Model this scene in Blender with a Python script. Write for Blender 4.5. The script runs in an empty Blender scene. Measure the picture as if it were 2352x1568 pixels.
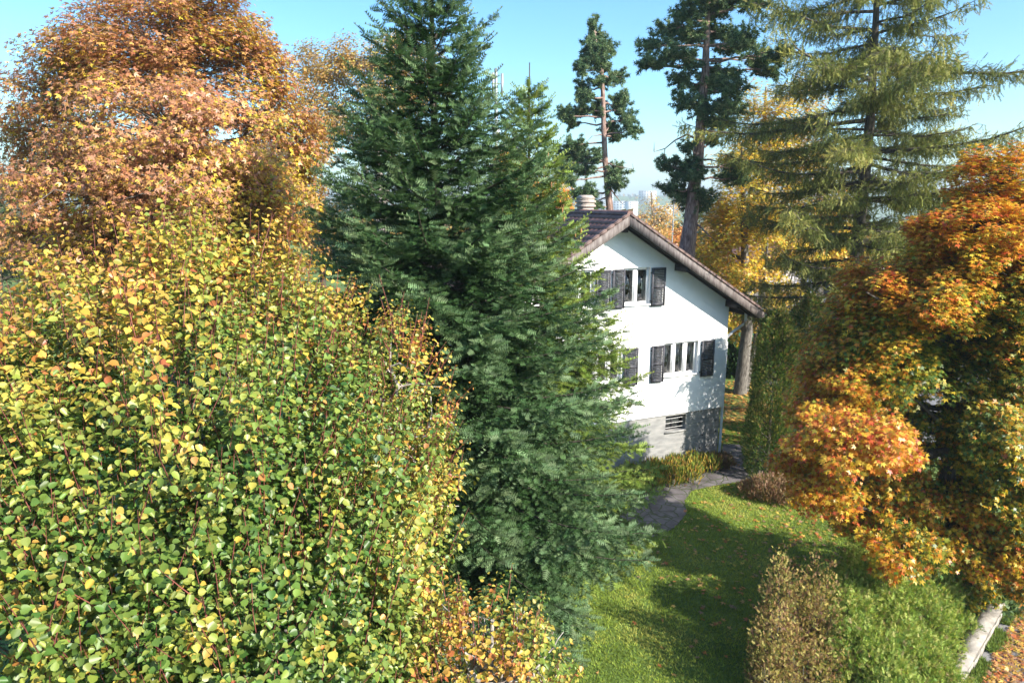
import bpy, math, random
import numpy as np
from mathutils.geometry import tessellate_polygon
from mathutils import Vector
R = math.radians
rng = np.random.default_rng(7)
random.seed(7)
C = bpy.context.scene.collection
scene = bpy.context.scene

# ------------------------------------------------------------------ camera, sky, sun, exposure
CAM_H = 10.242
PITCH = R(11.7066)
cam = bpy.data.cameras.new('camera'); cam.sensor_width = 36; cam.lens = 23.99
cam.clip_start = 0.1; cam.clip_end = 6000
camo = bpy.data.objects.new('camera', cam); C.objects.link(camo)
camo.location = (0, 0, CAM_H); camo.rotation_euler = (math.pi/2 - PITCH, 0, 0)
scene.camera = camo
SUN = Vector((.79, -.613, .646)).normalized()
sun_el = math.asin(SUN.z)
world = bpy.data.worlds.new('World'); scene.world = world; world.use_nodes = True
wn = world.node_tree.nodes; wl = world.node_tree.links
sky = wn.new('ShaderNodeTexSky'); sky.sky_type = 'NISHITA'; sky.sun_disc = False
sky.sun_elevation = sun_el; sky.sun_rotation = math.atan2(SUN.x, SUN.y)
sky.altitude = 0; sky.air_density = 1.0; sky.dust_density = 1.0; sky.ozone_density = 1.0
hs = wn.new('ShaderNodeHueSaturation'); hs.inputs['Saturation'].default_value = 1.25; wl.new(sky.outputs[0], hs.inputs['Color'])
vm = wn.new('ShaderNodeVectorMath'); vm.operation = 'MULTIPLY'; vm.inputs[1].default_value = (.68, .90, 1.0); wl.new(hs.outputs[0], vm.inputs[0])
wl.new(vm.outputs[0], wn['Background'].inputs[0]); wn['Background'].inputs[1].default_value = 0.11
sl = bpy.data.lights.new('sun', 'SUN'); sl.energy = 4.6; sl.angle = R(0.5); sl.color = (1.0, .93, .82)
so = bpy.data.objects.new('sun', sl); C.objects.link(so)
so.rotation_euler = SUN.to_track_quat('Z', 'Y').to_euler()
scene.view_settings.view_transform = 'Standard'; scene.view_settings.look = 'None'
scene.view_settings.exposure = 1.45; scene.view_settings.gamma = 1
scene.view_settings.use_curve_mapping = False

# ------------------------------------------------------------------ helpers
FP = 1567.4
def W(x, y, Y):                       # point seen at (x, y) of a 2352-wide view, standing at depth Y
    a = (x-1176)/FP; b = -(y-784)/FP
    r = np.array([a, math.cos(PITCH)+b*math.sin(PITCH), -math.sin(PITCH)+b*math.cos(PITCH)])
    return r*Y/r[1] + np.array([0, 0, CAM_H])
def unit(v):
    v = np.asarray(v, float); return v/np.maximum(np.linalg.norm(v, axis=-1, keepdims=True), 1e-9)
def rdir(n): return unit(rng.normal(size=(n, 3)))
def noise3(P, s, ph=0.):              # smooth pseudo noise, about -1..1
    P = np.asarray(P)*s
    return (np.sin(P[:,0]*1.7+P[:,1]*1.1+ph)+np.sin(P[:,1]*2.3-P[:,2]*1.3+ph*2)+np.sin(P[:,2]*2.1+P[:,0]*1.9+ph*3)
            +.6*np.sin(P[:,0]*4.1-P[:,2]*3.3+ph)+.6*np.sin(P[:,1]*4.7+P[:,2]*3.9-ph))/3.2

class MB:
    def __init__(s): s.v=[]; s.f=[]; s.c=[]; s.n=0
    def add(s, V, F, col=None):       # F (m,k) array of one polygon size
        V = np.asarray(V, float).reshape(-1, 3); F = np.asarray(F, int)
        s.v.append(V); s.f.append(F+s.n); s.n += len(V)
        if col is None: col = np.ones((len(F), 3))*.5
        s.c.append(np.broadcast_to(np.asarray(col, float), (len(F), 3)))
        return s
    def box(s, lo, hi, M=None):
        x0,y0,z0 = lo; x1,y1,z1 = hi
        V = np.array([(x0,y0,z0),(x1,y0,z0),(x1,y1,z0),(x0,y1,z0),(x0,y0,z1),(x1,y0,z1),(x1,y1,z1),(x0,y1,z1)], float)
        if M is not None: V = M(V)
        return s.add(V, [(0,3,2,1),(4,5,6,7),(0,1,5,4),(1,2,6,5),(2,3,7,6),(3,0,4,7)])
    def poly(s, pts, z0, z1):         # prism from a plan outline
        n = len(pts); V = [(p[0],p[1],z0) for p in pts]+[(p[0],p[1],z1) for p in pts]
        s.add(V, [(i,(i+1)%n,n+(i+1)%n,n+i) for i in range(n)])
        tri = tessellate_polygon([[Vector((p[0],p[1],0)) for p in pts]])
        s.add([(p[0],p[1],z1) for p in pts], [tuple(t) for t in tri])
        return s
    def tube(s, P, rad, k=6, col=None, cap=True):
        P = np.asarray(P, float); m = len(P); rad = np.broadcast_to(np.asarray(rad, float), (m,))
        T = unit(np.gradient(P, axis=0)); ref = np.where(abs(T[:, 2:3]) > .9, [[1., 0, 0]], [[0, 0, 1.]])
        A = unit(np.cross(T, ref)); B = np.cross(T, A)
        a = np.arange(k)*2*math.pi/k
        V = P[:,None]+rad[:,None,None]*(A[:,None]*np.cos(a)[None,:,None]+B[:,None]*np.sin(a)[None,:,None])
        i = np.arange(m-1)[:,None]*k; j = np.arange(k)[None]; j2 = (j+1) % k
        F = np.stack([i+j, i+j2, i+k+j2, i+k+j], -1).reshape(-1, 4)
        s.add(V.reshape(-1, 3), F, col)
        if cap: s.add(V[-1], [list(range(k))], None if col is None else np.asarray(col).reshape(-1,3)[:1])
        return s
    def field(s, P, D, N, size, tv, tf, col, wid=None):   # many copies of one leaf outline, each its own frame
        n = len(P); D = unit(D); X = unit(np.cross(D, N)); Z = np.cross(X, D)
        size = np.broadcast_to(np.asarray(size, float), (n,)); wid = size if wid is None else np.broadcast_to(wid, (n,))
        tv = np.asarray(tv, float)
        V = P[:,None]+tv[None,:,0:1]*wid[:,None,None]*X[:,None]+tv[None,:,1:2]*size[:,None,None]*D[:,None]+tv[None,:,2:3]*wid[:,None,None]*Z[:,None]
        for fs in tf:
            fs = np.asarray(fs)
            F = (np.arange(n)[:,None,None]*len(tv)+fs[None]).reshape(-1, fs.shape[1])
            s.f.append(F+s.n); s.c.append(np.repeat(col, len(fs), axis=0))
        s.v.append(V.reshape(-1, 3)); s.n += n*len(tv)
        return s
    def build(s, name, mat, parent=None, smooth=False):
        V = np.concatenate(s.v); me = bpy.data.meshes.new(name)
        me.vertices.add(len(V)); me.vertices.foreach_set('co', V.ravel().astype(np.float32))
        tot = np.concatenate([np.full(len(f), f.shape[1]) for f in s.f]); idx = np.concatenate([f.ravel() for f in s.f])
        me.loops.add(len(idx)); me.loops.foreach_set('vertex_index', idx.astype(np.int32))
        me.polygons.add(len(tot)); st = np.concatenate([[0], np.cumsum(tot)[:-1]])
        me.polygons.foreach_set('loop_start', st.astype(np.int32))
        me.polygons.foreach_set('loop_total', tot.astype(np.int32))
        if smooth: me.polygons.foreach_set('use_smooth', np.ones(len(tot), bool))
        me.update(calc_edges=True)
        at = me.attributes.new('tint', 'FLOAT_COLOR', 'FACE')
        cc = np.concatenate(s.c); cc = np.concatenate([cc, np.ones((len(cc), 1))], 1)
        at.data.foreach_set('color', cc.ravel().astype(np.float32))
        o = bpy.data.objects.new(name, me); C.objects.link(o)
        if mat is not None: me.materials.append(mat)
        if parent is not None: o.parent = parent
        return o

def tag(o, label=None, cat=None, group=None, kind=None):
    if label: o['label'] = label
    if cat: o['category'] = cat
    if group: o['group'] = group
    if kind: o['kind'] = kind
    return o
def empty(name, loc=(0,0,0), rz=0, label=None, cat=None, group=None):
    o = bpy.data.objects.new(name, None); C.objects.link(o); o.location = loc; o.rotation_euler = (0,0,rz)
    o.empty_display_size = .3
    return tag(o, label, cat, group)
def base_at(mb, loc):                  # move collected points into the local frame of a thing at loc
    mb.v = [v-np.asarray(loc) for v in mb.v]; return mb

# ------------------------------------------------------------------ materials
def mat(name):
    m = bpy.data.materials.new(name); m.use_nodes = True; nt = m.node_tree
    return m, nt.nodes, nt.links, nt.nodes['Principled BSDF']
def noise_mat(name, cols, scale=5, rough=.85, bump=.2, detail=6, bscale=None, stretch=None, spec=.3, coord='Object'):
    m, n, l, b = mat(name)
    tc = n.new('ShaderNodeTexCoord'); mp = n.new('ShaderNodeMapping'); l.new(tc.outputs[coord], mp.inputs[0])
    if stretch: mp.inputs['Scale'].default_value = stretch
    t = n.new('ShaderNodeTexNoise'); t.inputs['Scale'].default_value = scale; t.inputs['Detail'].default_value = detail
    l.new(mp.outputs[0], t.inputs[0])
    r = n.new('ShaderNodeValToRGB'); l.new(t.outputs[0], r.inputs[0])
    e = r.color_ramp.elements
    while len(e) < len(cols): e.new(.5)
    for i, c in enumerate(cols):
        e[i].position = .3+.4*i/max(1, len(cols)-1); e[i].color = (*c, 1)
    l.new(r.outputs[0], b.inputs['Base Color']); b.inputs['Roughness'].default_value = rough
    b.inputs['Specular IOR Level'].default_value = spec
    if bump:
        t2 = n.new('ShaderNodeTexNoise'); t2.inputs['Scale'].default_value = bscale or scale*3; t2.inputs['Detail'].default_value = 5
        l.new(mp.outputs[0], t2.inputs[0])
        bp = n.new('ShaderNodeBump'); bp.inputs['Strength'].default_value = bump; bp.inputs['Distance'].default_value = .05
        l.new(t2.outputs[0], bp.inputs['Height']); l.new(bp.outputs[0], b.inputs['Normal'])
    return m
def leaf_mat(name, trans=.3, rough=.5, spec=.35, tgain=(1.3, 1.3, .7)):
    m, n, l, b = mat(name)
    a = n.new('ShaderNodeAttribute'); a.attribute_name = 'tint'
    l.new(a.outputs['Color'], b.inputs['Base Color']); b.inputs['Roughness'].default_value = rough
    b.inputs['Specular IOR Level'].default_value = spec
    if trans:
        t = n.new('ShaderNodeBsdfTranslucent'); mx = n.new('ShaderNodeMixShader'); mx.inputs[0].default_value = trans
        mu = n.new('ShaderNodeVectorMath'); mu.operation = 'MULTIPLY'; mu.inputs[1].default_value = tgain
        l.new(a.outputs['Color'], mu.inputs[0]); l.new(mu.outputs[0], t.inputs[0])
        l.new(b.outputs[0], mx.inputs[1]); l.new(t.outputs[0], mx.inputs[2]); l.new(mx.outputs[0], n['Material Output'].inputs[0])
    return m
LEAF = leaf_mat('broad_leaves', .3, .42, .45)
NEEDLE = leaf_mat('needles', .2, .55, .18, (1.1, 1.2, .8))
SOFT = leaf_mat('soft_sprays', .3, .6, .25)
BARK_GREY = noise_mat('grey_bark', [(.05,.042,.036), (.13,.115,.1), (.22,.2,.17)], 6, .9, .6, stretch=(3,3,.6))
BARK_DARK = noise_mat('dark_bark', [(.03,.025,.02), (.08,.065,.05), (.13,.11,.09)], 6, .9, .6, stretch=(3,3,.6))
BARK_PINE = noise_mat('pine_bark', [(.09,.055,.045), (.26,.17,.14), (.42,.31,.27)], 5, .9, .7, stretch=(3,3,.7))
BARK_PALE = noise_mat('pale_bark', [(.12,.1,.09), (.32,.28,.25), (.5,.46,.42)], 7, .85, .4, stretch=(2,2,.7))
WHITE = noise_mat('white_render', [(.78,.78,.78), (.83,.83,.83)], 3, .9, .12, bscale=90)
CONCRETE = noise_mat('concrete', [(.19,.19,.19), (.25,.25,.245), (.31,.3,.29)], 2.5, .9, .25, bscale=25, stretch=(1,1,3))
PAINTW = noise_mat('white_paint', [(.72,.73,.74), (.8,.8,.8)], 8, .4, 0)
SHUT = noise_mat('charcoal_shutter_paint', [(.03,.03,.036), (.05,.05,.06), (.085,.085,.1)], 9, .5, .1)
WOODD = noise_mat('dark_stained_wood', [(.018,.016,.018), (.04,.036,.04)], 5, .6, .2, stretch=(1,8,8))
BARGE = noise_mat('weathered_fascia_board', [(.07,.055,.052), (.13,.108,.102), (.2,.175,.165)], 3, .7, .25, stretch=(6,6,1))
TILE = noise_mat('brown_roof_tile', [(.10,.048,.036), (.155,.075,.058), (.22,.115,.092)], 4, .55, .15, bscale=50, spec=.5)
TILE2 = noise_mat('verge_tile', [(.12,.078,.07), (.18,.122,.108)], 3, .6, .15, bscale=50)
METAL = noise_mat('zinc', [(.35,.35,.36), (.5,.5,.5)], 6, .4, 0); METAL.node_tree.nodes['Principled BSDF'].inputs['Metallic'].default_value = .7
STONE = noise_mat('pale_stone', [(.16,.14,.12), (.28,.25,.215), (.38,.35,.31)], 5, .9, .4)
def flat(name, c, rough=.6, metal=0, spec=.4):
    m, n, l, b = mat(name); b.inputs['Base Color'].default_value = (*c, 1); b.inputs['Roughness'].default_value = rough
    b.inputs['Metallic'].default_value = metal; b.inputs['Specular IOR Level'].default_value = spec; return m
GLASS = flat('window_glass', (.05,.055,.055), .04, 0, .8)
CURTAIN = flat('curtain', (.6,.66,.64), .9); DARK = flat('dark_inside', (.02,.02,.02), .9)

# ------------------------------------------------------------------ terrain
def terrain_z(x, y):
    r = np.hypot(x, y)
    t = np.clip((r-75)/420, 0, 1); z = -34*(t*t*(3-2*t))
    t = np.clip((r-950)/900, 0, 1); h = (t*t*(3-2*t))*(52+10*np.sin(x*.006+1)+6*np.sin(x*.017)-4*np.sin(y*.01))
    return z+h
rs = np.concatenate([np.linspace(0, 70, 60)[1:], np.geomspace(75, 2600, 70)]); th = np.linspace(0, 2*math.pi, 181)[:-1]
RR, TT = np.meshgrid(rs, th, indexing='ij'); X = RR*np.cos(TT); Y = RR*np.sin(TT)
V = np.stack([X, Y, terrain_z(X, Y)], -1).reshape(-1, 3); nth = len(th)
i = np.arange(len(rs)-1)[:,None]*nth; j = np.arange(nth)[None]; j2 = (j+1) % nth
g = MB().add(V, np.stack([i+j, i+nth+j, i+nth+j2, i+j2], -1).reshape(-1, 4))
g.add(np.concatenate([[[0,0,0]], V[:nth]]), [(0, 1+k, 1+(k+1) % nth) for k in range(nth)])
m, n, l, b = mat('grass_ground')
tc = n.new('ShaderNodeTexCoord')
t1 = n.new('ShaderNodeTexNoise'); t1.inputs['Scale'].default_value = .35; t1.inputs['Detail'].default_value = 8; l.new(tc.outputs['Object'], t1.inputs[0])
r1 = n.new('ShaderNodeValToRGB'); l.new(t1.outputs[0], r1.inputs[0]); e = r1.color_ramp.elements
e[0].position = .35; e[0].color = (.09,.15,.018,1); e[1].position = .65; e[1].color = (.16,.25,.035,1)
t2 = n.new('ShaderNodeTexNoise'); t2.inputs['Scale'].default_value = 14; t2.inputs['Detail'].default_value = 6; l.new(tc.outputs['Object'], t2.inputs[0])
mx = n.new('ShaderNodeMixRGB'); mx.blend_type = 'MULTIPLY'; mx.inputs[0].default_value = .6; l.new(r1.outputs[0], mx.inputs[1]); l.new(t2.outputs[0], mx.inputs[2])
l.new(mx.outputs[0], b.inputs['Base Color']); b.inputs['Roughness'].default_value = .9
bp = n.new('ShaderNodeBump'); bp.inputs['Strength'].default_value = .6; bp.inputs['Distance'].default_value = .08; l.new(t2.outputs[0], bp.inputs['Height']); l.new(bp.outputs[0], b.inputs['Normal'])
tag(g.build('ground', m, smooth=True), kind='structure')

ASPH = noise_mat('asphalt', [(.12,.115,.12), (.17,.165,.17), (.22,.215,.21)], 1.2, .9, .15, bscale=80, coord='Object')
road = [(6.9,9.6),(8.15,11.33),(12.25,15.28),(14.92,18.7),(16.75,23),(17.6,28),(16.5,33),(13.5,39.5),(11,41),(8,48),(40,62),(60,50),(40,36),(28,30),(25,22),(21,14),(14,7),(9,5)]
tri = tessellate_polygon([[Vector((p[0],p[1],0)) for p in road]])
tag(MB().add([(p[0],p[1],.012) for p in road], [tuple(t) for t in tri]).build('road', ASPH), kind='structure')
# paved path with weedy joints
m, n, l, b = mat('crazy_paving')
tc = n.new('ShaderNodeTexCoord'); vo = n.new('ShaderNodeTexVoronoi'); vo.feature = 'DISTANCE_TO_EDGE'; vo.inputs['Scale'].default_value = 2.4
ns = n.new('ShaderNodeTexNoise'); ns.inputs['Scale'].default_value = 3; l.new(tc.outputs['Object'], ns.inputs[0])
ad = n.new('ShaderNodeMixRGB'); ad.inputs[0].default_value = .18; l.new(tc.outputs['Object'], ad.inputs[1]); l.new(ns.outputs['Color'], ad.inputs[2]); l.new(ad.outputs[0], vo.inputs['Vector'])
rm = n.new('ShaderNodeValToRGB'); l.new(vo.outputs['Distance'], rm.inputs[0]); rm.color_ramp.elements[0].position = .012; rm.color_ramp.elements[1].position = .05
n2 = n.new('ShaderNodeTexNoise'); n2.inputs['Scale'].default_value = 2.2; n2.inputs['Detail'].default_value = 8; l.new(tc.outputs['Object'], n2.inputs[0])
cr = n.new('ShaderNodeValToRGB'); l.new(n2.outputs[0], cr.inputs[0]); e = cr.color_ramp.elements; e[0].position=.3; e[0].color = (.06,.05,.05,1); e[1].position=.7; e[1].color = (.15,.135,.14,1)
mxp = n.new('ShaderNodeMixRGB'); mxp.inputs[1].default_value = (.045,.06,.018,1); l.new(rm.outputs[0], mxp.inputs[0]); l.new(cr.outputs[0], mxp.inputs[2]); l.new(mxp.outputs[0], b.inputs['Base Color']); b.inputs['Roughness'].default_value = .85
bp = n.new('ShaderNodeBump'); bp.inputs['Strength'].default_value = .5; bp.inputs['Distance'].default_value = .03; l.new(rm.outputs[0], bp.inputs['Height']); l.new(bp.outputs[0], b.inputs['Normal'])
def Gp(x, y):
    p = W(x, y, 1.)-np.array([0,0,CAM_H]); return p[0]*CAM_H/-p[2], p[1]*CAM_H/-p[2]
pp = [(1400,1215),(1450,1150),(1480,1108),(1530,1098),(1590,1088),(1640,1075),(1690,1062),(1655,1040),(1662,1020),(1760,1024),(1800,1060),(1760,1098),(1728,1106),(1690,1108),(1640,1116),(1590,1127),(1572,1150),(1577,1180),(1552,1210),(1520,1228),(1480,1238),(1400,1250)]
path = [Gp(*p) for p in pp]
tri = tessellate_polygon([[Vector((p[0],p[1],0)) for p in path]])
tag(MB().add([(p[0],p[1],.02) for p in path], [tuple(t) for t in tri]).build('path', m), kind='structure')
def inside(P, poly):
    c = np.zeros(len(P), bool); n_ = len(poly)
    for a in range(n_):
        x0,y0 = poly[a]; x1,y1 = poly[(a+1) % n_]
        k = ((y0 > P[:,1]) != (y1 > P[:,1])) & (P[:,0] < (x1-x0)*(P[:,1]-y0)/((y1-y0)+1e-12)+x0); c ^= k
    return c

# ------------------------------------------------------------------ house
HC = (8.361, 26.0); HR = R(23.4316)
hd = np.array([math.cos(HR), math.sin(HR)]); hb = np.array([-math.sin(HR), math.cos(HR)])
house = empty('white_house', (HC[0], HC[1], 0), HR, 'white rendered two storey chalet house with brown tiled gable roof and grey basement', 'house')
SL = .597; AU = -5.2; AZ = 9.62           # apex of the wall triangle and roof underside
def zroof(u): return AZ-abs(u-AU)*SL
def wall_with_holes(outline, holes, thick=.18):
    loops = [[Vector((p[0], p[1], 0)) for p in outline]]+[[Vector((a,c_,0)),Vector((a,d_,0)),Vector((b_,d_,0)),Vector((b_,c_,0))] for a,b_,c_,d_ in holes]
    flatp = [p for lp in loops for p in lp]
    tri = tessellate_polygon(loops); mb = MB()
    mb.add([(p.x, 0, p.y) for p in flatp], [tuple(t) for t in tri])
    for a,b_,c_,d_ in holes:
        mb.add([(a,0,c_),(b_,0,c_),(b_,0,d_),(a,0,d_),(a,thick,c_),(b_,thick,c_),(b_,thick,d_),(a,thick,d_)], [(0,1,5,4),(1,2,6,5),(2,3,7,6),(3,0,4,7)])
    return mb
UW = [(-4.81,-3.68,6.56,7.88), (-7.13,-6.0,6.56,7.88)]
LW = [(-2.95,-1.37,3.74,5.01), (-6.3,-4.78,3.74,5.01)]
WL = -10.4; HD = 10.0
out = [(WL,2.21),(0,2.21),(0,zroof(0)),(AU,AZ),(WL,zroof(WL))]
mb = wall_with_holes(out, UW+LW)
mb.add([(0,0,2.21),(0,HD,2.21),(0,HD,zroof(0)),(0,0,zroof(0))], [(0,1,2,3)])
mb.add([(WL,0,2.21),(WL,HD,2.21),(WL,HD,zroof(WL)),(WL,0,zroof(WL))], [(3,2,1,0)])
mb.add([(p[0],HD,p[1]) for p in out], [(4,3,2,1,0)])
mb.add([(WL,0,2.21),(0,0,2.21),(0,HD,2.21),(WL,HD,2.21)], [(0,1,2,3)])
mb.build('wall', WHITE, house)
mb = wall_with_holes([(WL+.07,-.3),(-.07,-.3),(-.07,2.2),(WL+.07,2.2)], [(-2.66,-1.72,1.5,2.12)], .3)
mb.v = [v+np.array([0,.07,0]) for v in mb.v]
mb.add([(-.07,.07,-.3),(-.07,HD-.07,-.3),(-.07,HD-.07,2.2),(-.07,.07,2.2)], [(0,1,2,3)])
mb.add([(WL+.07,.07,-.3),(WL+.07,HD-.07,-.3),(WL+.07,HD-.07,2.2),(WL+.07,.07,2.2)], [(3,2,1,0)])
bw = mb.build('basement_wall', CONCRETE, house); bw['label'] = 'grey concrete basement wall'
# formwork lines: shallow ledges
mb = MB()
for z in (.62, 1.15, 1.68):
    mb.box((-1.6, .062, z), (-.075, .068, z+.012))
mb.build('formwork_lines', flat('dark_concrete', (.13,.13,.13), .9), bw)
for u, z in ((-.9,1.12), (-1.0,.6), (-.25,1.2)):
    MB().box((u, .05, z), (u+.06, .0695, z+.05)).build('tie_hole', DARK, bw)
def window(a,b_,c_,d_, nm, curtain=None, handle=True):
    f = MB(); y0,y1 = .11,.16; w = .055
    f.box((a,y0,c_),(a+w,y1,d_)); f.box((b_-w,y0,c_),(b_,y1,d_)); f.box((a+w,y0,d_-w),(b_-w,y1,d_)); f.box((a+w,y0,c_),(b_-w,y1,c_+w))
    xs = [a+w]
    for k in range(1, nm):
        xm = a+(b_-a)*k/nm; f.box((xm-.065,y0-.012,c_+w+.001),(xm+.065,y1-.004,d_-w-.001)); xs += [xm-.065, xm+.065]
    xs.append(b_-w)
    for k in range(nm):                # sash frames
        p, q = xs[2*k], xs[2*k+1]; s_ = .035
        f.box((p,y0+.012,c_+w),(p+s_,y1-.01,d_-w)); f.box((q-s_,y0+.012,c_+w),(q,y1-.01,d_-w))
        f.box((p+s_,y0+.012,d_-w-s_),(q-s_,y1-.01,d_-w)); f.box((p+s_,y0+.012,c_+w),(q-s_,y1-.01,c_+w+s_))
    fr = f.build('window', PAINTW, house)
    for k in range(nm):
        p, q = xs[2*k]+.035, xs[2*k+1]-.035
        MB().box((p,.138,c_+w+.035),(q,.144,d_-w-.035)).build('pane', GLASS2, fr)
    MB().box((a-.04,-.06,c_-.05),(b_+.04,.105,c_-.002)).build('sill', PAINTW, fr)
    # room behind
    r = MB(); r.box((a-.25,.19,c_-.3),(b_+.25,2.2,d_+.2)); r.f = [x[[0,1,3,4,5]] if len(x) == 6 else x for x in r.f]; r.c = [x[[0,1,3,4,5]] for x in r.c]
    ro = r.build('room', ROOM, fr)
    if curtain:
        u0,u1 = curtain; n_ = 40; uu = np.linspace(u0,u1,n_); vv = .3+.03*np.sin(np.linspace(0, 30, n_))
        V = np.concatenate([np.stack([uu,vv,np.full(n_,c_)],-1), np.stack([uu,vv,np.full(n_,d_)],-1)])
        MB().add(V, [(q,q+1,n_+q+1,n_+q) for q in range(n_-1)]).build('curtain', CURTAIN, fr)
    return fr
m_, n_n, l_n, b_n = mat('clear_pane'); GLASS2 = m_
tr = n_n.new('ShaderNodeBsdfTransparent'); tr.inputs[0].default_value = (.8,.85,.84,1); gl = n_n.new('ShaderNodeBsdfGlossy'); gl.inputs['Roughness'].default_value = .02
fz = n_n.new('ShaderNodeFresnel'); fz.inputs[0].default_value = 1.7; ms = n_n.new('ShaderNodeMixShader'); l_n.new(fz.outputs[0], ms.inputs[0]); l_n.new(tr.outputs[0], ms.inputs[1]); l_n.new(gl.outputs[0], ms.inputs[2]); l_n.new(ms.outputs[0], n_n['Material Output'].inputs[0])
ROOM = noise_mat('room_inside', [(.4,.39,.36),(.5,.48,.45)], 2, .9, 0)
window(*UW[0], 2, curtain=(-4.1,-3.75)); window(*UW[1], 2, curtain=(-6.5,-6.05)); window(*LW[0], 3, curtain=(-2.0,-1.42)); window(*LW[1], 3)
IRON = flat('hinge_iron', (.05,.05,.05), .5, .5)
def shutter(a,b_,c_,d_, tilt=0.):
    piv = a
    def M(V):
        V = V.copy(); x = V[:,0]-piv; V[:,1] -= x*math.sin(tilt); V[:,0] = piv+x*math.cos(tilt); return V
    f = MB(); y0,y1 = -.085,-.05; w = .065
    f.box((a,y0,c_),(a+w,y1,d_),M); f.box((b_-w,y0,c_),(b_,y1,d_),M)
    mid = (c_+d_)/2
    for z0,z1 in ((c_,c_+.11),(mid-.045,mid+.045),(d_-.08,d_)): f.box((a+w,y0+.003,z0),(b_-w,y1-.003,z1),M)
    for z0,z1 in ((c_+.11,mid-.045),(mid+.045,d_-.08)):
        k = int((z1-z0)/.056)
        for q in range(k):
            z = z0+(q+.5)*(z1-z0)/k; t = .4
            V = np.array([(a+w-.004,y0+.004,z-.014),(b_-w+.004,y0+.004,z-.014),(b_-w+.004,y1-.004,z+.012),(a+w-.004,y1-.004,z+.012)]); V = np.concatenate([V, V+[0,0,.009]])
            f.add(M(V), [(0,3,2,1),(4,5,6,7),(0,1,5,4),(1,2,6,5),(2,3,7,6),(3,0,4,7)])
    s_ = f.build('shutter', SHUT, house)
    for z in (c_+.18, d_-.18):
        MB().box((a-.02,-.05,z-.02),(a+.03,0.0,z+.02)).build('hinge', IRON, s_)
for a in [(-5.95,-5.38,6.47,7.86),(-5.29,-4.80,6.47,7.86),(-3.65,-3.08,6.47,7.86),(-7.7,-7.16,6.47,7.86),
          (-3.52,-2.98,3.58,4.98),(-1.24,-.66,3.58,5.0),(-4.71,-4.12,3.58,4.98),(-6.9,-6.35,3.58,4.98)]:
    shutter(*a, tilt=random.uniform(.02,.06))
# basement window: frame, bars
f = MB(); a,b_,c_,d_ = -2.66,-1.72,1.5,2.12
f.box((a,.3,c_),(a+.04,.34,d_)); f.box((b_-.04,.3,c_),(b_,.34,d_)); f.box((-2.24,.3,c_+.041),(-2.18,.34,d_-.041)); f.box((a+.04,.3,c_),(b_-.04,.34,c_+.04)); f.box((a+.04,.3,d_-.04),(b_-.04,.34,d_))
bwi = f.build('basement_window', WOODD, house)
MB().box((a+.04,.325,c_+.04),(b_-.04,.33,d_-.04)).build('pane', GLASS, bwi)
for z in (1.62,1.8,1.98):
    MB().tube([(a,.17,z),(b_,.17,z)], .01, 6).build('bar', METAL, bwi)
MB().box((a-.03,.02,c_-.06),(b_+.03,.29,c_-.003)).build('sill', CONCRETE, bwi)
# roof covering
OV = -.85; RB = 10.8; EU = 6.2
roof = empty('roof', (0,0,0)); roof.parent = house
def slope_grid(sgn):
    rows = 22; step = EU*math.hypot(1,SL)/rows; per = .3; ncol = int((RB-OV)/per)*8+1
    vv = np.linspace(OV+.12, RB, ncol); wave = .022*np.maximum(0, np.sin(vv*2*math.pi/per))**.6-.004
    nx, nz = SL/math.hypot(1,SL), 1/math.hypot(1,SL)
    mb = MB()
    for r in range(rows):
        s0, s1 = r*step, (r+1)*step+.02
        P = []
        for s_, lift in ((s0,0.0),(s1,.03),(s1,.012)):
            sc = s_/math.hypot(1,SL); u = AU+sgn*sc; z = AZ+.17-sc*SL
            h = wave*(1 if lift != .012 else .2)+lift
            P.append(np.stack([u+sgn*nx*h, vv, z+nz*h], -1))
        V = np.concatenate(P); F = []
        q = np.arange(ncol-1)
        for k in (0,1): F.append(np.stack([k*ncol+q, k*ncol+q+1, (k+1)*ncol+q+1, (k+1)*ncol+q], -1))
        mb.add(V, np.concatenate(F))
    return mb, step
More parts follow.
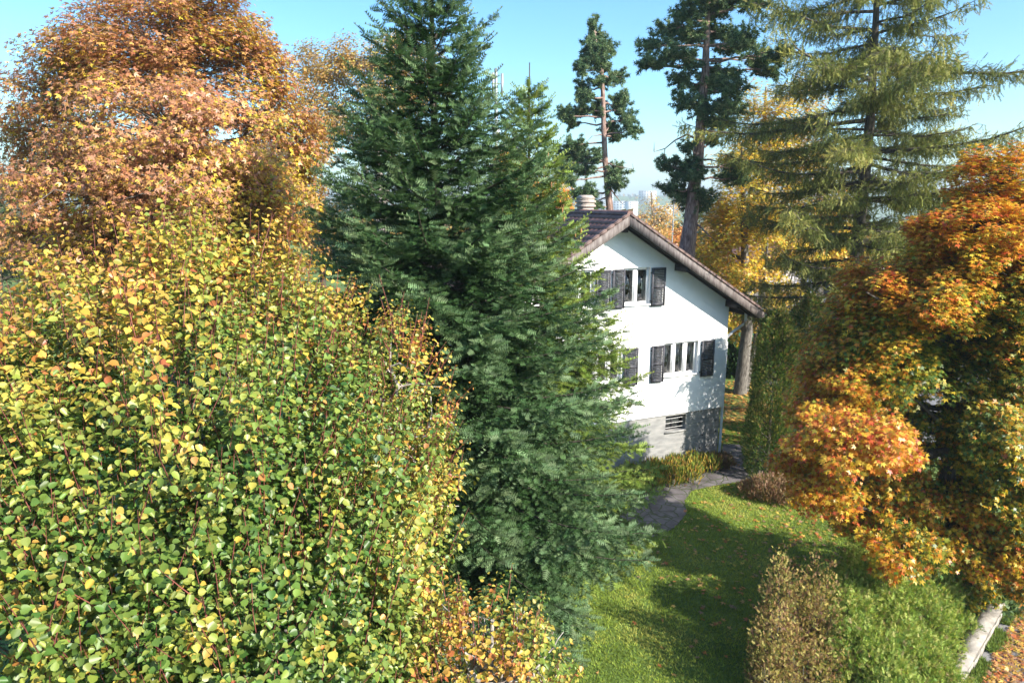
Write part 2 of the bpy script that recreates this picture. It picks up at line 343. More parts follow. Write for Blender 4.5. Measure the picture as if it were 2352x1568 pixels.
for sgn in (-1, 1):
    mb, step = slope_grid(sgn)
    mb.build('tiled_slope', TILE, roof)
    # verge tiles overlapping down the gable edge
    vg = MB()
    for r in range(21):
        s0, s1 = r*step+.02, (r+1)*step+.05
        q = []
        for s_, lf in ((s0,.05),(s1,.066)):
            sc = s_/math.hypot(1,SL); q.append((AU+sgn*sc, AZ+.17-sc*SL+lf))
        (u0,z0),(u1,z1) = q
        V = [(u0,OV-.05,z0),(u1,OV-.05,z1),(u1,OV+.16,z1),(u0,OV+.16,z0)]; V += [(x,y,z-.03) for x,y,z in V]
        V2 = [(u0,OV-.05,z0-.031),(u1,OV-.05,z1-.031),(u1,OV-.02,z1-.031),(u0,OV-.02,z0-.031)]; V2 += [(x,y,z-.07) for x,y,z in V2]
        FB = [(0,1,2,3),(4,7,6,5),(0,4,5,1),(1,5,6,2),(2,6,7,3),(3,7,4,0)]
        vg.add(V, FB); vg.add(V2, FB)
    vg.build('verge_tiles', TILE2, roof)
    # soffit / deck
    e = AU+sgn*EU
    V = [(AU,OV+.02,AZ+.02),(e,OV+.02,AZ-EU*SL+.02),(e,RB-.05,AZ-EU*SL+.02),(AU,RB-.05,AZ+.02)]; V += [(x,y,z+.09) for x,y,z in V]
    MB().add(V, [(0,1,2,3),(4,7,6,5),(0,4,5,1),(1,5,6,2),(2,6,7,3),(3,7,4,0)]).build('soffit', WOODD, roof)
    # bargeboard
    V = [(AU,OV-.02,AZ+.11),(e,OV-.02,AZ-EU*SL+.11),(e,OV-.02,AZ-EU*SL-.22),(AU,OV-.02,AZ-.22)]; V += [(x,y+.045,z) for x,y,z in V]
    if sgn > 0: V = [(x+.002 if k in (0,3,4,7) else x,y,z) for k,(x,y,z) in enumerate(V)]
    MB().add(V, [(0,1,2,3),(4,7,6,5),(0,4,5,1),(1,5,6,2),(2,6,7,3),(3,7,4,0)]).build('bargeboard', BARGE, roof)
    # rafters under the overhang
    for v in (-.45, -.12):
        V = [(AU+sgn*.1,v,AZ+.015-.06),(e,v,AZ-EU*SL+.015),(e,v,AZ-EU*SL-.13),(AU+sgn*.1,v,AZ-.19)]; V += [(x,y+.08,z) for x,y,z in V]
        MB().add(V, [(0,1,2,3),(4,7,6,5),(0,4,5,1),(1,5,6,2),(2,6,7,3),(3,7,4,0)]).build('rafter', WOODD, roof)
    # eave fascia, gutter and downpipe
    MB().box((e-.015 if sgn>0 else e-.015,OV+.03,AZ-EU*SL-.12),(e+.015,RB-.1,AZ-EU*SL+.1)).build('fascia', WOODD, roof)
    gt = MB(); a_ = np.linspace(math.pi, 2*math.pi, 9); gx = e+sgn*.09; gz = AZ-EU*SL+.07
    V = [(gx+.075*math.cos(t), y, gz+.075*math.sin(t)) for y in (OV+.05, RB-.1) for t in a_]
    gt.add(V, [(k,k+1,9+k+1,9+k) for k in range(8)])
    gt.build('gutter', METAL, roof)
for u in (AU, -2.55, -.1, -7.85, -10.3):
    z = zroof(u)-.06 if u != AU else zroof(u)-.2
    MB().box((u-.09,-.66,z-.26),(u+.09,.05,z-.02)).build('purlin', WOODD, roof)
rd = MB()
for k in range(27):
    y0 = OV-.04+k*.43; a_ = np.linspace(0, math.pi, 7)
    V = [(AU+(.13+(.012 if q else 0))*math.cos(t), y, AZ+.15+(.12+(.012 if q else 0))*math.sin(t)) for q,y in enumerate((y0, y0+.46)) for t in a_]
    rd.add(V, [(s_,s_+1,7+s_+1,7+s_) for s_ in range(6)]); rd.add(V[:7], [tuple(range(7))])
rd.build('ridge_tiles', TILE, roof)
CH = noise_mat('chimney_stone', [(.30,.25,.22),(.42,.36,.32)], 8, .9, .3)
ch = MB(); cu, cv = -4.95, 2.6
ch.box((cu-.23,cv-.23,8.9),(cu+.23,cv+.23,9.98))
for z,w in ((9.98,.29),(10.06,.25),(10.14,.29),(10.22,.25)): ch.box((cu-w,cv-w,z+.001),(cu+w,cv+w,z+.079))
V = [(cu-.28,cv-.28,10.3),(cu+.28,cv-.28,10.3),(cu+.28,cv+.28,10.3),(cu-.28,cv+.28,10.3)]+[(cu-.18,cv-.18,10.42),(cu+.18,cv-.18,10.42),(cu+.18,cv+.18,10.42),(cu-.18,cv+.18,10.42)]
ch.add(V, [(0,1,5,4),(1,2,6,5),(2,3,7,6),(3,0,4,7),(4,5,6,7),(0,3,2,1)])
chm = ch.build('chimney', CH, roof)
dp = [(.95,.1,5.9),(.95,.1,5.62),(.85,.1,5.45),(.35,.1,5.2),(.1,.1,5.02),(.07,.1,4.8),(.07,.1,.1)]
MB().tube(dp, .055, 8).build('downpipe', PAINTW, house, smooth=True)

# ------------------------------------------------------------------ leaf outlines
LIME = ([(0,0,0),(.34,.05,.05),(.5,.34,.11),(.4,.68,.08),(.13,.92,.0),(0,1.08,-.07),(-.13,.92,.0),(-.4,.68,.08),(-.5,.34,.11),(-.34,.05,.05)], [[(0,1,2,3,4,5)], [(0,5,6,7,8,9)]])
LIMEC = ([(0,0,0),(.26,.05,.16),(.38,.32,.3),(.3,.62,.22),(.1,.82,-.05),(0,.93,-.25),(-.1,.82,-.05),(-.3,.62,.22),(-.38,.32,.3),(-.26,.05,.16)], [[(0,1,2,3,4,5)], [(0,5,6,7,8,9)]])
def lobes(k=5):
    tv = [(0,0,0)]; q = []
    for a,L in ((0,1.),(.85,.82),(-.85,.82),(1.75,.5),(-1.75,.5))[:k]:
        i0 = len(tv); s,c = math.sin(a),math.cos(a)
        for x,y,z in ((.17*L,.45*L,.05),(0,L,-.06*L),(-.17*L,.45*L,.05)):
            tv.append((x*c+y*s, y*c-x*s, z))
        q.append((0,i0,i0+1,i0+2))
    tv = [(x,y+.1,z) for x,y,z in tv]
    return tv, [q]
MAPLE5 = lobes(5); MAPLE3 = lobes(3)
OVAL = ([(0,0,0),(.3,.35,.06),(.22,.75,.03),(0,1,-.05),(-.22,.75,.03),(-.3,.35,.06)], [[(0,1,2,3)], [(0,3,4,5)]])
DIA = ([(0,0,0),(.32,.5,.08),(0,1,0),(-.32,.5,.08)], [[(0,1,2),(0,2,3)]])
def comb(n_, spread=.28, wd=.07, up=.04):          # a feathery twig of needles, two-sided plus a top row
    tv = [(-.018,0,0),(.018,0,0),(0,1.02,0.01)]; tr = [(0,1,2)]
    for q in range(n_):
        y = .04+.86*q/n_; s_ = spread*(1-.45*q/n_)
        for sg in (-1,1):
            i0 = len(tv); tv += [(0,y,0),(0,y+wd,0.0),(sg*s_,y+s_*.75,up)]; tr.append((i0,i0+1,i0+2))
        if q % 2 == 0:
            i0 = len(tv); tv += [(.0,y,0),(.0,y+wd,0),(.02,y+s_*.5,s_*.75)]; tr.append((i0,i0+1,i0+2))
    return tv, [tr]
COMB6 = comb(5, .34, .15, .08); COMB5 = comb(5, .36, .15, .08); COMB4 = comb(4, .34, .16)
def star(k, wd=.09, seed=1):
    r2 = np.random.default_rng(seed); tv = []; tr = []
    for q in range(k):
        a = q*2.399; z = 1-(q+.5)*1.45/k; s_ = math.sqrt(max(0, 1-z*z)); d_ = np.array([math.cos(a)*s_, z, math.sin(a)*s_])
        p = np.cross(d_, r2.normal(size=3)); p = p/np.linalg.norm(p)*wd; i0 = len(tv)
        tv += [tuple(p), tuple(-p), tuple(d_*r2.uniform(.75,1.1))]; tr.append((i0,i0+1,i0+2))
    return tv, [tr]
STAR14 = star(14); STAR9 = star(9, .12)

def mix_pal(P, pal, w):                # pal (k,3); w (n,k) weights -> random palette pick per leaf with slight variation
    w = np.maximum(w, 0); w = w/w.sum(1, keepdims=True); cum = np.cumsum(w, 1); r = rng.random(len(P))[:,None]
    k = np.minimum((r > cum).sum(1), w.shape[1]-1); c = np.asarray(pal)[k]
    return np.clip(c*rng.uniform(.75,1.25,(len(P),1))*rng.uniform(.92,1.08,(len(P),3)), 0, 1)

def curve(p, q, bend=(0,0,0), n_=5, jit=0.):
    p = np.asarray(p, float); q = np.asarray(q, float); t = np.linspace(0,1,n_)[:,None]
    P = p*(1-t)+q*t+np.asarray(bend)*4*t*(1-t)
    if jit: P[1:-1] += rng.normal(size=(n_-2,3))*jit
    return P

def broadleaf(name, label, cat, base, trunk, r0, blobs, n_cl, cl_r, per, size, shape, colf, bark, mleaf=None, group=None,
              flat_=.6, shell=.6, up=.7, droop=.3, twigs=True, gap=None, limbs_r=.35, forks=None, blow=.1):
    root = empty(name, base, 0, label, cat, group)
    tb = MB(); cr = MB()
    tp = np.array([base]+list(trunk), float); rad = np.linspace(r0, r0*.22, len(tp))
    tb.tube(tp, rad, 9)
    for fk in (forks or []):
        fk = np.array(fk); tb.tube(fk, np.linspace(r0*.5, r0*.06, len(fk)), 8)
    vol = np.array([b_[1][0]*b_[1][1]*b_[1][2] for b_ in blobs])**.8; pick = rng.choice(len(blobs), n_cl, p=vol/vol.sum())
    seg = np.concatenate([tp[k]+(tp[k+1]-tp[k])*np.linspace(0,1,8)[:,None] for k in range(len(tp)-1)]); segr = np.interp(np.arange(len(seg)), np.linspace(0,len(seg)-1,len(tp)), rad)
    lim = []
    for bi,(bc, br) in enumerate(blobs):
        bc = np.array(bc); cand = np.where(seg[:,2] < bc[2]-.25*np.linalg.norm(seg[:,:2]-bc[:2],axis=1))[0]
        k = cand[np.argmin(np.linalg.norm(seg[cand]-bc, axis=1))] if len(cand) else 0
        L = curve(seg[k], bc, (0,0,-.08*np.linalg.norm(bc-seg[k])), 8, .05*np.linalg.norm(bc-seg[k])/3)
        tb.tube(L, np.linspace(min(segr[k]*.7, r0*limbs_r), r0*.07, 8), 6); lim.append(L)
    allP=[];allC=[]
    for q in range(n_cl):
        bc, br = blobs[pick[q]]; d_ = rdir(1)[0]; rr = shell+(1-shell)*rng.random()**.7 if rng.random() < .8 else rng.random()*.7
        c = np.array(bc)+d_*np.array(br)*rr*rng.uniform(.8,1.0+blow)
        if gap is not None and noise3(c[None], gap[0], gap[1])[0] < gap[2]: continue
        r = cl_r*rng.uniform(.6,1.35)
        L = lim[pick[q]]; cand = L[3:]; k = np.argmin(np.linalg.norm(cand-c,axis=1)+.6*np.maximum(0, cand[:,2]-c[2]))
        bl = np.linalg.norm(cand[k]-c)
        tb.tube(curve(cand[k], c, (0,0,.06*bl), 5, .04*bl), np.linspace(.012+.009*bl, .005, 5), 4)
        n1 = int(per*(r/cl_r)**1.6*rng.uniform(.7,1.3))
        dd = rdir(n1); P = c+dd*np.array([1,1,flat_])*r*(rng.random(n1)**.45)[:,None]
        if twigs:
            for t in range(3):
                e_ = c+rdir(1)[0]*np.array([1,1,flat_])*r*.95; tb.tube(curve(c, e_, (0,0,.03), 3), [.008,.006,.003], 3)
        allP.append(P); allC.append(np.repeat(c[None], n1, 0))
    P = np.concatenate(allP); cc = np.concatenate(allC); n1 = len(P)
    cen = np.mean([b_[0] for b_ in blobs], axis=0)
    outw = unit(P-cc*.7-cen*.3)
    N = unit(outw*.5+np.array([0,0,up])+rdir(n1)*.55)
    D = unit(unit(P-cc)*.8+rdir(n1)*.6-np.array([0,0,droop]))
    D = unit(D-(D*N).sum(1,keepdims=True)*N*.85)
    cr.field(P, D, N, size*rng.uniform(.7,1.25,n1), shape[0], shape[1], colf(P, cc, cen))
    base_at(tb, base).build('trunk', bark, root, smooth=True); base_at(cr, base).build('crown', mleaf or LEAF, root)
    return root

def conifer(name, label, cat, base, top, r0, prof, nb, colf, bark, comb_, twig=.17, sec=.15, droop=.25, rise=.35, zmin=.6, tipup=.12, sd=1, density=1., az_skip=None, lean=(0,0), width=.9, tert=.11, bare=0.):
    root = empty(name, base, 0, label, cat); base = np.asarray(base, float); H = top-base[2]
    tb = MB(); cr = MB()
    tpts = np.stack([base[0]+lean[0]*np.linspace(0,1,14)**1.5, base[1]+lean[1]*np.linspace(0,1,14)**1.5, np.linspace(base[2],top,14)], -1)
    tb.tube(tpts, np.linspace(r0, .012, 14), 9)
    zs = np.sort(base[2]+zmin+(H-zmin)*(1-(1-(np.arange(nb)+.5)/nb)**1.0)*.985+rng.normal(size=nb)*.05)
    wz = .36; sn = rng.random(nb) < .75; zs = np.where(sn, base[2]+np.round((zs-base[2])/wz)*wz+rng.normal(size=nb)*.025, zs); zs = zs[zs < top-.15-bare]
    PP=[];DD=[];NN=[];SS=[];TT=[]
    for q, z in enumerate(zs):
        rel = (z-base[2])/H; L = prof(rel)*(rng.uniform(.82,1.1) if rng.random() < .7 else rng.uniform(.5,.9)); az = q*2.39996+rng.normal()*.25
        if L < .06: continue
        a0 = np.array([np.interp(z, tpts[:,2], tpts[:,0]), np.interp(z, tpts[:,2], tpts[:,1]), z])
        h = np.array([math.cos(az), math.sin(az), 0]); side = np.array([-h[1], h[0], 0])
        rs_ = rise*(rel**1.2)*1.6-.12*(1-rel); far = .6 if (h[1] > .35) else 1.
        s = np.linspace(0,1,9); dz = (rs_*s-droop*(1-rel)*s**1.3+tipup*s**3)*L
        B = a0+h*(s*L)[:,None]+side*(rng.normal()*.05*L*s**2)[:,None]; B[:,2] += dz
        tb.tube(B, np.linspace(min(.05,.012+.009*L), .004, 9), 4, cap=False)
        # secondary branchlets
        ns = max(2, int(L*(1-.12)/sec*density*far)); ss = .1+.88*(np.arange(ns)+rng.random(ns)*.6)/ns
        for sg in (-1,1):
            s1 = np.clip(ss+rng.normal(size=ns)*.02, .06, 1); O = np.stack([np.interp(s1, s, B[:,k]) for k in range(3)], -1)
            tang = unit(np.stack([np.interp(s1, s[:-1]+.06, np.diff(B[:,k])) for k in range(3)], -1))
            l2 = ((1-s1)**.8*L*.42+.12)*rng.uniform(.7,1.15,ns)*np.clip(s1*5,.3,1)
            ang = rng.uniform(.65,1.05,ns)
            D2 = unit(tang*np.cos(ang)[:,None]+sg*side*np.sin(ang)[:,None]+np.array([0,0,-.10])+rng.normal(size=(ns,3))*[.08,.08,.2])
            sg_n = np.maximum(1, (l2/tert).astype(int))
            tot = sg_n.sum(); own = np.repeat(np.arange(ns), sg_n); kk = np.arange(tot)-np.repeat(np.cumsum(sg_n)-sg_n, sg_n)
            fr = (kk+.5)/sg_n[own]
            sag = -(.10+droop*.35)*(fr**2)*l2[own]
            Pq = O[own]+D2[own]*(fr*l2[own])[:,None]; Pq[:,2] += sag
            alt = np.where(kk % 2 == 0, 1., -1.)[:,None]
            perp = unit(np.cross(D2[own], np.array([0,0,1.])))
            D3 = unit(D2[own]*.75+alt*perp*.65+np.array([0,0,-.08])+rng.normal(size=(tot,3))*.13)
            tipm = kk == sg_n[own]-1; D3[tipm] = D2[own][tipm]
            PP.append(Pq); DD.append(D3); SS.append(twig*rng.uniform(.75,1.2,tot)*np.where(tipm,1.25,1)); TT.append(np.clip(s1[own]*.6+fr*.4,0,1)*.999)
            NN.append(unit(np.array([0,-.3,1.])+rng.normal(size=(tot,3))*.7))
        # fuzz along the branch itself
        nf = int(L/.09); s1 = .25+.75*rng.random(nf); O = np.stack([np.interp(s1, s, B[:,k]) for k in range(3)], -1)
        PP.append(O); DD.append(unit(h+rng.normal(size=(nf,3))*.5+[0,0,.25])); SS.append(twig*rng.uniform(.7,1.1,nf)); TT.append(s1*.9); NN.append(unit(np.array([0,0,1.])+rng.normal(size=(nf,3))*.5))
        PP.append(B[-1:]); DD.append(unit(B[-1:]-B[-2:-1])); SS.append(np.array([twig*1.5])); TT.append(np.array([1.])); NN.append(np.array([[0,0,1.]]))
    # leader
    zl = np.linspace(top-1.1, top-.05, 22); P = np.stack([np.full(22,tpts[-1,0]), np.full(22,tpts[-1,1]), zl], -1); P[:,2] -= bare; 
    PP.append(P); DD.append(unit(rng.normal(size=(22,3))*.7+[0,0,1.])); SS.append(np.full(22,twig*.8)); TT.append(np.ones(22)); NN.append(rdir(22))
    P = np.concatenate(PP); D = np.concatenate(DD); N = np.concatenate(NN); S = np.concatenate(SS); T = np.concatenate(TT)
    print(name, 'twigs', len(P))
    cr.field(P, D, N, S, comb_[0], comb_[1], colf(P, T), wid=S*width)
    base_at(tb, base).build('trunk', bark, root, smooth=True); base_at(cr, base).build('crown', NEEDLE, root)
    return root, P, T

def ramp(t, xs, cs):
    cs = np.asarray(cs); return np.stack([np.interp(t, xs, cs[:,k]) for k in range(3)], -1)
def vary(c, a=.25, h=.08): return np.clip(c*rng.uniform(1-a,1+a,(len(c),1))*rng.uniform(1-h,1+h,(len(c),3)), 0, 1)

# ------------------------------------------------------------------ the big fir and the spruce beside it
def fir_prof(r): return float(np.interp(r, [0,.08,.15,.3,.42,.58,.73,.81,.87,.95,1.], [3.0,3.6,4.4,4.2,3.75,2.85,1.8,1.25,.95,.5,.1]))
conifer('fir_tree', 'tall dark blue green fir with dense layered branches in front of the house', 'tree', (-1.55,14.2,0), 15.5, .26, fir_prof, 400,
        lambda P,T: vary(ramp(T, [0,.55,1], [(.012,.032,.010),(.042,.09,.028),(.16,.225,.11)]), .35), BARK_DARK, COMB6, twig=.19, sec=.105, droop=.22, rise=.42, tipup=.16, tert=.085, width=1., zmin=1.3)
def spr_prof(r): return float(np.interp(r, [0,.1,.2,.45,.62,.78,.9,1.], [2.4,3.1,3.5,2.6,1.55,.9,.5,.03]))
spr, SP, ST = conifer('spruce_tree', 'mid green spruce with thin bare leader and hanging cones right of the fir', 'tree', (.42,17.3,0), 13.45, .15, spr_prof, 340,
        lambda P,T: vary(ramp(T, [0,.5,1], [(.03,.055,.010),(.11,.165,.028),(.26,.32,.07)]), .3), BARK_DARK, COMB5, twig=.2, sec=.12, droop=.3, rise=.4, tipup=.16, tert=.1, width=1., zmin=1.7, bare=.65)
CONE = flat('cone_brown', (.3,.15,.06), .7)
idx = np.where((SP[:,2] > 9) & (SP[:,2] < 11.5) & (ST > .75))[0]; idx = rng.choice(idx, 60)
for k in idx: base_at(MB().tube([SP[k], SP[k]-[0,0,.04], SP[k]-[0,0,.1], SP[k]-[0,0,.14]], [.01,.022,.02,.006], 6), (.42,17.3,0)).build('cone', CONE, spr)

# ------------------------------------------------------------------ lime trees in the foreground
G1=(.035,.09,.016); G2=(.12,.19,.035); YG=(.25,.27,.05); YE=(.52,.37,.06); OR=(.48,.2,.06); RB=(.34,.11,.04)
LPAL = [G1,G2,YG,YE,OR,RB]
def lime(name, label, base, blobs, n, leafs, size, wfun, cams=(0,0,10.2), seed=0, r0=.25, sh=(.45,.85)):
    root = empty(name, base, 0, label, 'tree')
    tb = MB(); cr = MB(); sb = MB()
    c0 = np.mean([b_[0] for b_ in blobs], axis=0)
    top = np.array([base[0]*.5+c0[0]*.5, base[1]*.5+c0[1]*.5, c0[2]+1.5])
    tr_ = curve(base, top, (0,0,0), 8, .06); tb.tube(tr_, np.linspace(r0, r0*.3, 8), 10)
    vol = np.array([(b_[1][0]*b_[1][1]*b_[1][2])**.67 for b_ in blobs]); pick = rng.choice(len(blobs), n, p=vol/vol.sum())
    BC = np.array([b_[0] for b_ in blobs])[pick]; BR = np.array([b_[1] for b_ in blobs])[pick]
    d_ = rdir(n); tocam = unit(np.array(cams)-BC); flip = ((d_*tocam).sum(1) < -.15) & (rng.random(n) < .7); d_[flip] -= 2*(d_*tocam).sum(1,keepdims=True)[flip]*tocam[flip]
    lump = 1+.10*noise3(d_*2.4, 1., 1.)+.11*noise3(d_*6, 1., 2.)+.05*noise3(d_*13, 1., 3.)
    rr = np.where(rng.random(n) < .72, rng.uniform(.86,1.02,n), rng.uniform(.55,.9,n))*lump
    P0 = BC+d_*BR*rr[:,None]
    keep = np.ones(n, bool)
    for bc, br in blobs:               # nothing deep inside a neighbouring lump
        q = np.linalg.norm((P0-np.array(bc))/np.array(br), axis=1); keep &= q > .5
    keep &= noise3(P0, 1.5, 4.)+.3*noise3(P0, 3.5, 1.) > -.62
    keep &= P0[:,2] > .4
    P0 = P0[keep]; d_ = d_[keep]; n = len(P0)
    L = rng.uniform(sh[0], sh[1], n); dirs = unit(d_*.45+np.array([0,0,.95])+rng.normal(size=(n,3))*.22)
    # limbs reaching the crown, pale bark
    for bc, br in blobs:
        for q in range(14):
            e_ = np.array(bc)+rdir(1)[0]*np.array(br)*.84
            if e_[2] < 1.5: continue
            k = rng.integers(2, 7); l_ = curve(tr_[k], e_, (0,0,-.35+.3*rng.normal()), 9, .09); tb.tube(l_, np.linspace(.085, .014, 9), 6)
            for u in range(7):
                a_ = l_[rng.integers(4,9)]; b_ = a_+unit(rdir(1)[0]+[0,0,.5])*rng.uniform(.3,.75); tb.tube(curve(a_, b_, (0,0,.05), 5, .03), np.linspace(.018,.005,5), 4)
    PP=[];DD=[];NN=[];SS=[]
    nl = leafs
    side = unit(np.cross(dirs, rdir(n)))
    for q in range(nl):
        f = (q+.6)/nl; a = q*2.4
        sd_ = side*math.cos(a)+np.cross(dirs, side)*math.sin(a)
        P = P0+dirs*(L*f)[:,None]+sd_*.03
        D = unit(sd_*.9+np.array([0,0,-.28])+rng.normal(size=(n,3))*.38); 
        N = unit(np.array([0,0,.75])+d_*.55+dirs*.2+rng.normal(size=(n,3))*.5)
        PP.append(P+sd_*.02); DD.append(D); NN.append(N); SS.append(size*rng.uniform(.6,1.25,n)*(1-.35*f))
    for k in range(0, n):
        if rng.random() < .6: sb.tube([P0[k], P0[k]+dirs[k]*L[k]*.5+rng.normal(size=3)*.01, P0[k]+dirs[k]*L[k]], [.007,.006,.003], 3, cap=False)
    P = np.concatenate(PP); D = np.concatenate(DD); N = np.concatenate(NN); S = np.concatenate(SS)
    sh_ = np.tile(rng.normal(size=n)*.07, nl); t = np.clip(wfun(P)+sh_+rng.normal(size=len(P))*.07+np.where(rng.random(len(P)) < .09, rng.uniform(.15,.5,len(P)), 0), 0, 1)
    cv_ = rng.random(len(P)) < .35; lc = vary(ramp(t, [0,.22,.42,.62,.82,1], LPAL), .28, .09)
    for msk, shp in ((~cv_, LIME), (cv_, LIMEC)): cr.field(P[msk], D[msk], N[msk], S[msk], shp[0], shp[1], lc[msk], wid=S[msk]*rng.uniform(.75,1.1,msk.sum()))
    print(name, len(P))
    base_at(tb, base).build('trunk', BARK_PALE, root, smooth=True); base_at(sb, base).build('twigs', TWIG, root); base_at(cr, base).build('crown', LEAF, root)
TWIG = noise_mat('red_brown_twig', [(.12,.04,.03),(.28,.09,.07)], 5, .6, 0)
def w_lime(P):
    n_ = noise3(P, .8, 2.); n2_ = noise3(P, 2.2, 5.); hi = np.clip((P[:,2]-7.6)/2., 0, 1); rt = np.clip((P[:,0]+2.4)/2., 0, 1)
    return .19+.17*n_+.13*n2_+.42*hi+.16*rt
def w_lime_o(P):
    n_ = noise3(P, 1.4, 3.)
    return .52+.3*n_+.15*noise3(P, 4., 1.)
lime('lime_tree', 'large green and yellow lime tree filling the left foreground, red tinged upright shoots', (-5.3,9.8,0),
     [((-4.95,9.6,5.0),(3.85,4.2,4.35)), ((-3.1,7.4,4.1),(1.75,2.2,2.9)), ((-6.0,7.6,4.6),(3.7,2.9,3.3))], 9400, 14, .1, w_lime)
lime('lime_tree', 'small lime tree with orange and brown leaves at the bottom edge, before the fir', (-.35,8.2,0),
     [((-.45,8.0,3.4),(1.15,1.1,1.55)), ((.1,8.3,3.1),(.75,.8,1.3))], 520, 11, .085, w_lime_o, r0=.09, sh=(.3,.6))
lime('lime_tree', 'dull green and orange lime tree partly hidden between the big lime and the fir', (-1.9,10.6,0),
     [((-2.0,10.4,6.5),(1.05,1.1,1.85)), ((-2.6,10.4,5.0),(1.0,1.0,1.6))], 800, 11, .075, lambda P: .45+.34*noise3(P,1.5), r0=.12, sh=(.35,.7))

def BL(L, Y, px, ysc=1., jitter=1.5, rdepth=1.):
    out_ = []
    for e in L:
        x,y,rx,ry = e[:4]; dy = e[4] if len(e) > 4 else random.uniform(-jitter, jitter)
        out_.append((tuple(W(x,y,Y+dy)), (rx/px, rx/px*rdepth, ry/px)))
    return out_
# ------------------------------------------------------------------ left maple
def c_lm(P, cc, cen):
    n_ = noise3(cc, .7, 1.); px = 1176+FP*P[:,0]/P[:,1]
    yel = np.clip((P[:,0]+8.5)/3., 0, 1)*np.clip((13.-P[:,2])/2., 0, 1)+np.clip(.15+.5*n_, 0, .6)+np.clip((9.5-P[:,2])/3,0,.6)
    return mix_pal(P, [(.42,.205,.115),(.33,.13,.06),(.50,.28,.08),(.58,.42,.05),(.22,.26,.04)], np.stack([1.3-.6*yel, .55-.2*yel, .5+.4*yel, .12+1.0*yel, .02+.4*yel*yel], 1))
broadleaf('maple_tree', 'big rounded maple with copper brown and ochre leaves behind the lime tree', 'tree', (-9.8,20.5,0), [W(400,800,20.5),W(415,600,20.5),W(420,420,20.4),W(440,250,20.3),W(440,120,20.2)], .38,
    BL([(370,130,200,120,0),(430,20,150,60,0),(210,140,100,70),(560,130,75,80),(600,290,120,110,1),(400,300,190,110,-2),(140,250,80,80),(95,390,85,70,0),(250,450,180,90,-2.5),(450,440,190,90,-2.5),(600,430,110,90,0),(680,320,65,75,1),(300,580,230,80,-1),(560,590,120,80,-1),(70,540,90,80,1),(590,430,80,70,-2),(660,560,70,90,2),(690,440,50,60,1.5),(590,210,70,100,0),(570,80,60,50,0),(715,340,60,80,1),(700,430,60,80,1),(110,250,80,80,0),(60,340,60,60,0),(200,360,110,80,-1),(590,500,100,60,-1),(480,700,200,90,0),(250,700,200,80,0)], 20.3, 76), 980, .6, 165, .112, MAPLE3, c_lm, BARK_GREY, blow=.25, up=.5, gap=(.9,2.,-.72), shell=.5)
# ------------------------------------------------------------------ right maple
def c_rm(P, cc, cen):
    out_ = np.clip(np.linalg.norm((P-np.array([11.2,15.8,6.2]))/np.array([4.3,3.8,5.]), axis=1), 0, 1.2); n_ = noise3(cc, .9, 3.)
    left = np.clip((9.8-P[:,0])/2.2, 0, 1); hi = np.clip((P[:,2]-7.8)/2., 0, 1)
    red = np.clip(.08+.55*left*np.clip(.45+(P[:,2]-2.5)/5.,.45,1)+.6*hi+.45*n_-(.6-out_)*.6, 0, 1.3); gr = np.clip(.95-red, 0, 1)
    return mix_pal(P, [(.50,.09,.03),(.60,.22,.03),(.62,.40,.04),(.27,.27,.03),(.07,.13,.018)], np.stack([.4*red**2, .1+.8*red, .45+.6*red, .08+.8*gr, .02+1.1*gr*gr], 1))
MY = 15.8
w_ = lambda x,y,dy=0: W(x,y,MY+dy)
broadleaf('maple_tree', 'orange and red maple with dark limbs on the right, above the conifer hedge', 'tree', (W(2160,1200,MY)[0],MY,0), [w_(2180,1080),w_(2188,1000),w_(2183,903),w_(2183,797),w_(2208,709),w_(2240,600),w_(2280,480)], .24,
    BL([(2300,430,75,75,0),(2230,540,110,65,-.5),(2340,600,120,90,0),(2070,650,100,50,0),(1975,680,60,50,.5),(2110,760,140,70,1.9),(2000,780,110,70,0),(2280,760,140,80,.5),(1930,860,80,60,0),(2020,890,80,60,1),(1900,945,65,40,0),(1955,1010,90,50,-2.2),(2030,1010,60,45,-2.2),(1880,1120,55,45,-1.5),(1860,1050,60,45,-.5),(2310,930,80,80,0),(2340,1060,80,90,-1.5),(2050,1150,90,50,-.5),(2075,1270,65,45,-2.6),(1990,1180,70,50,0),(2260,1250,80,70,.5),(2345,1300,60,90,-1.5),(2270,1110,70,50,0),(2170,560,70,50,1),(2130,1190,70,40,.5),(2050,840,110,60,0),(2150,690,90,60,-1),(2330,700,80,80,-1),(2330,820,80,80,-1),(2050,1080,110,50,.5),(2240,1000,70,60,-.5),(2180,1330,80,50,0),(2290,1180,90,60,-1),(1960,900,70,60,-.5),(2200,640,90,60,0),(2060,960,70,45,.3),(2230,740,90,70,1.9),(2250,680,90,60,-.6),(2200,1230,90,60,-.6),(2100,700,80,50,.8),(2310,1000,80,80,-1.5),(2010,720,80,50,0)], MY, 99), 2900, .34, 120, .092, MAPLE5, c_rm, BARK_DARK, blow=.45, up=.6, flat_=.6, droop=.5,
    forks=[[w_(2183,797),w_(2124,769,-.3),w_(2078,734,-.6),w_(2043,702,-.8),w_(1990,671,-1)],[w_(2183,870),w_(2110,840,-.2),w_(2030,838,-.4),w_(1960,850,-.6)],[w_(2190,1000),w_(2160,970,-.4),w_(2100,915,-.8)],[w_(2186,990),w_(2170,960),w_(2175,900,.3),w_(2140,780,.6)],[w_(2183,760),w_(2160,720,-.1),w_(2145,670,-.2)]], gap=(1.1,1.3,-.95))
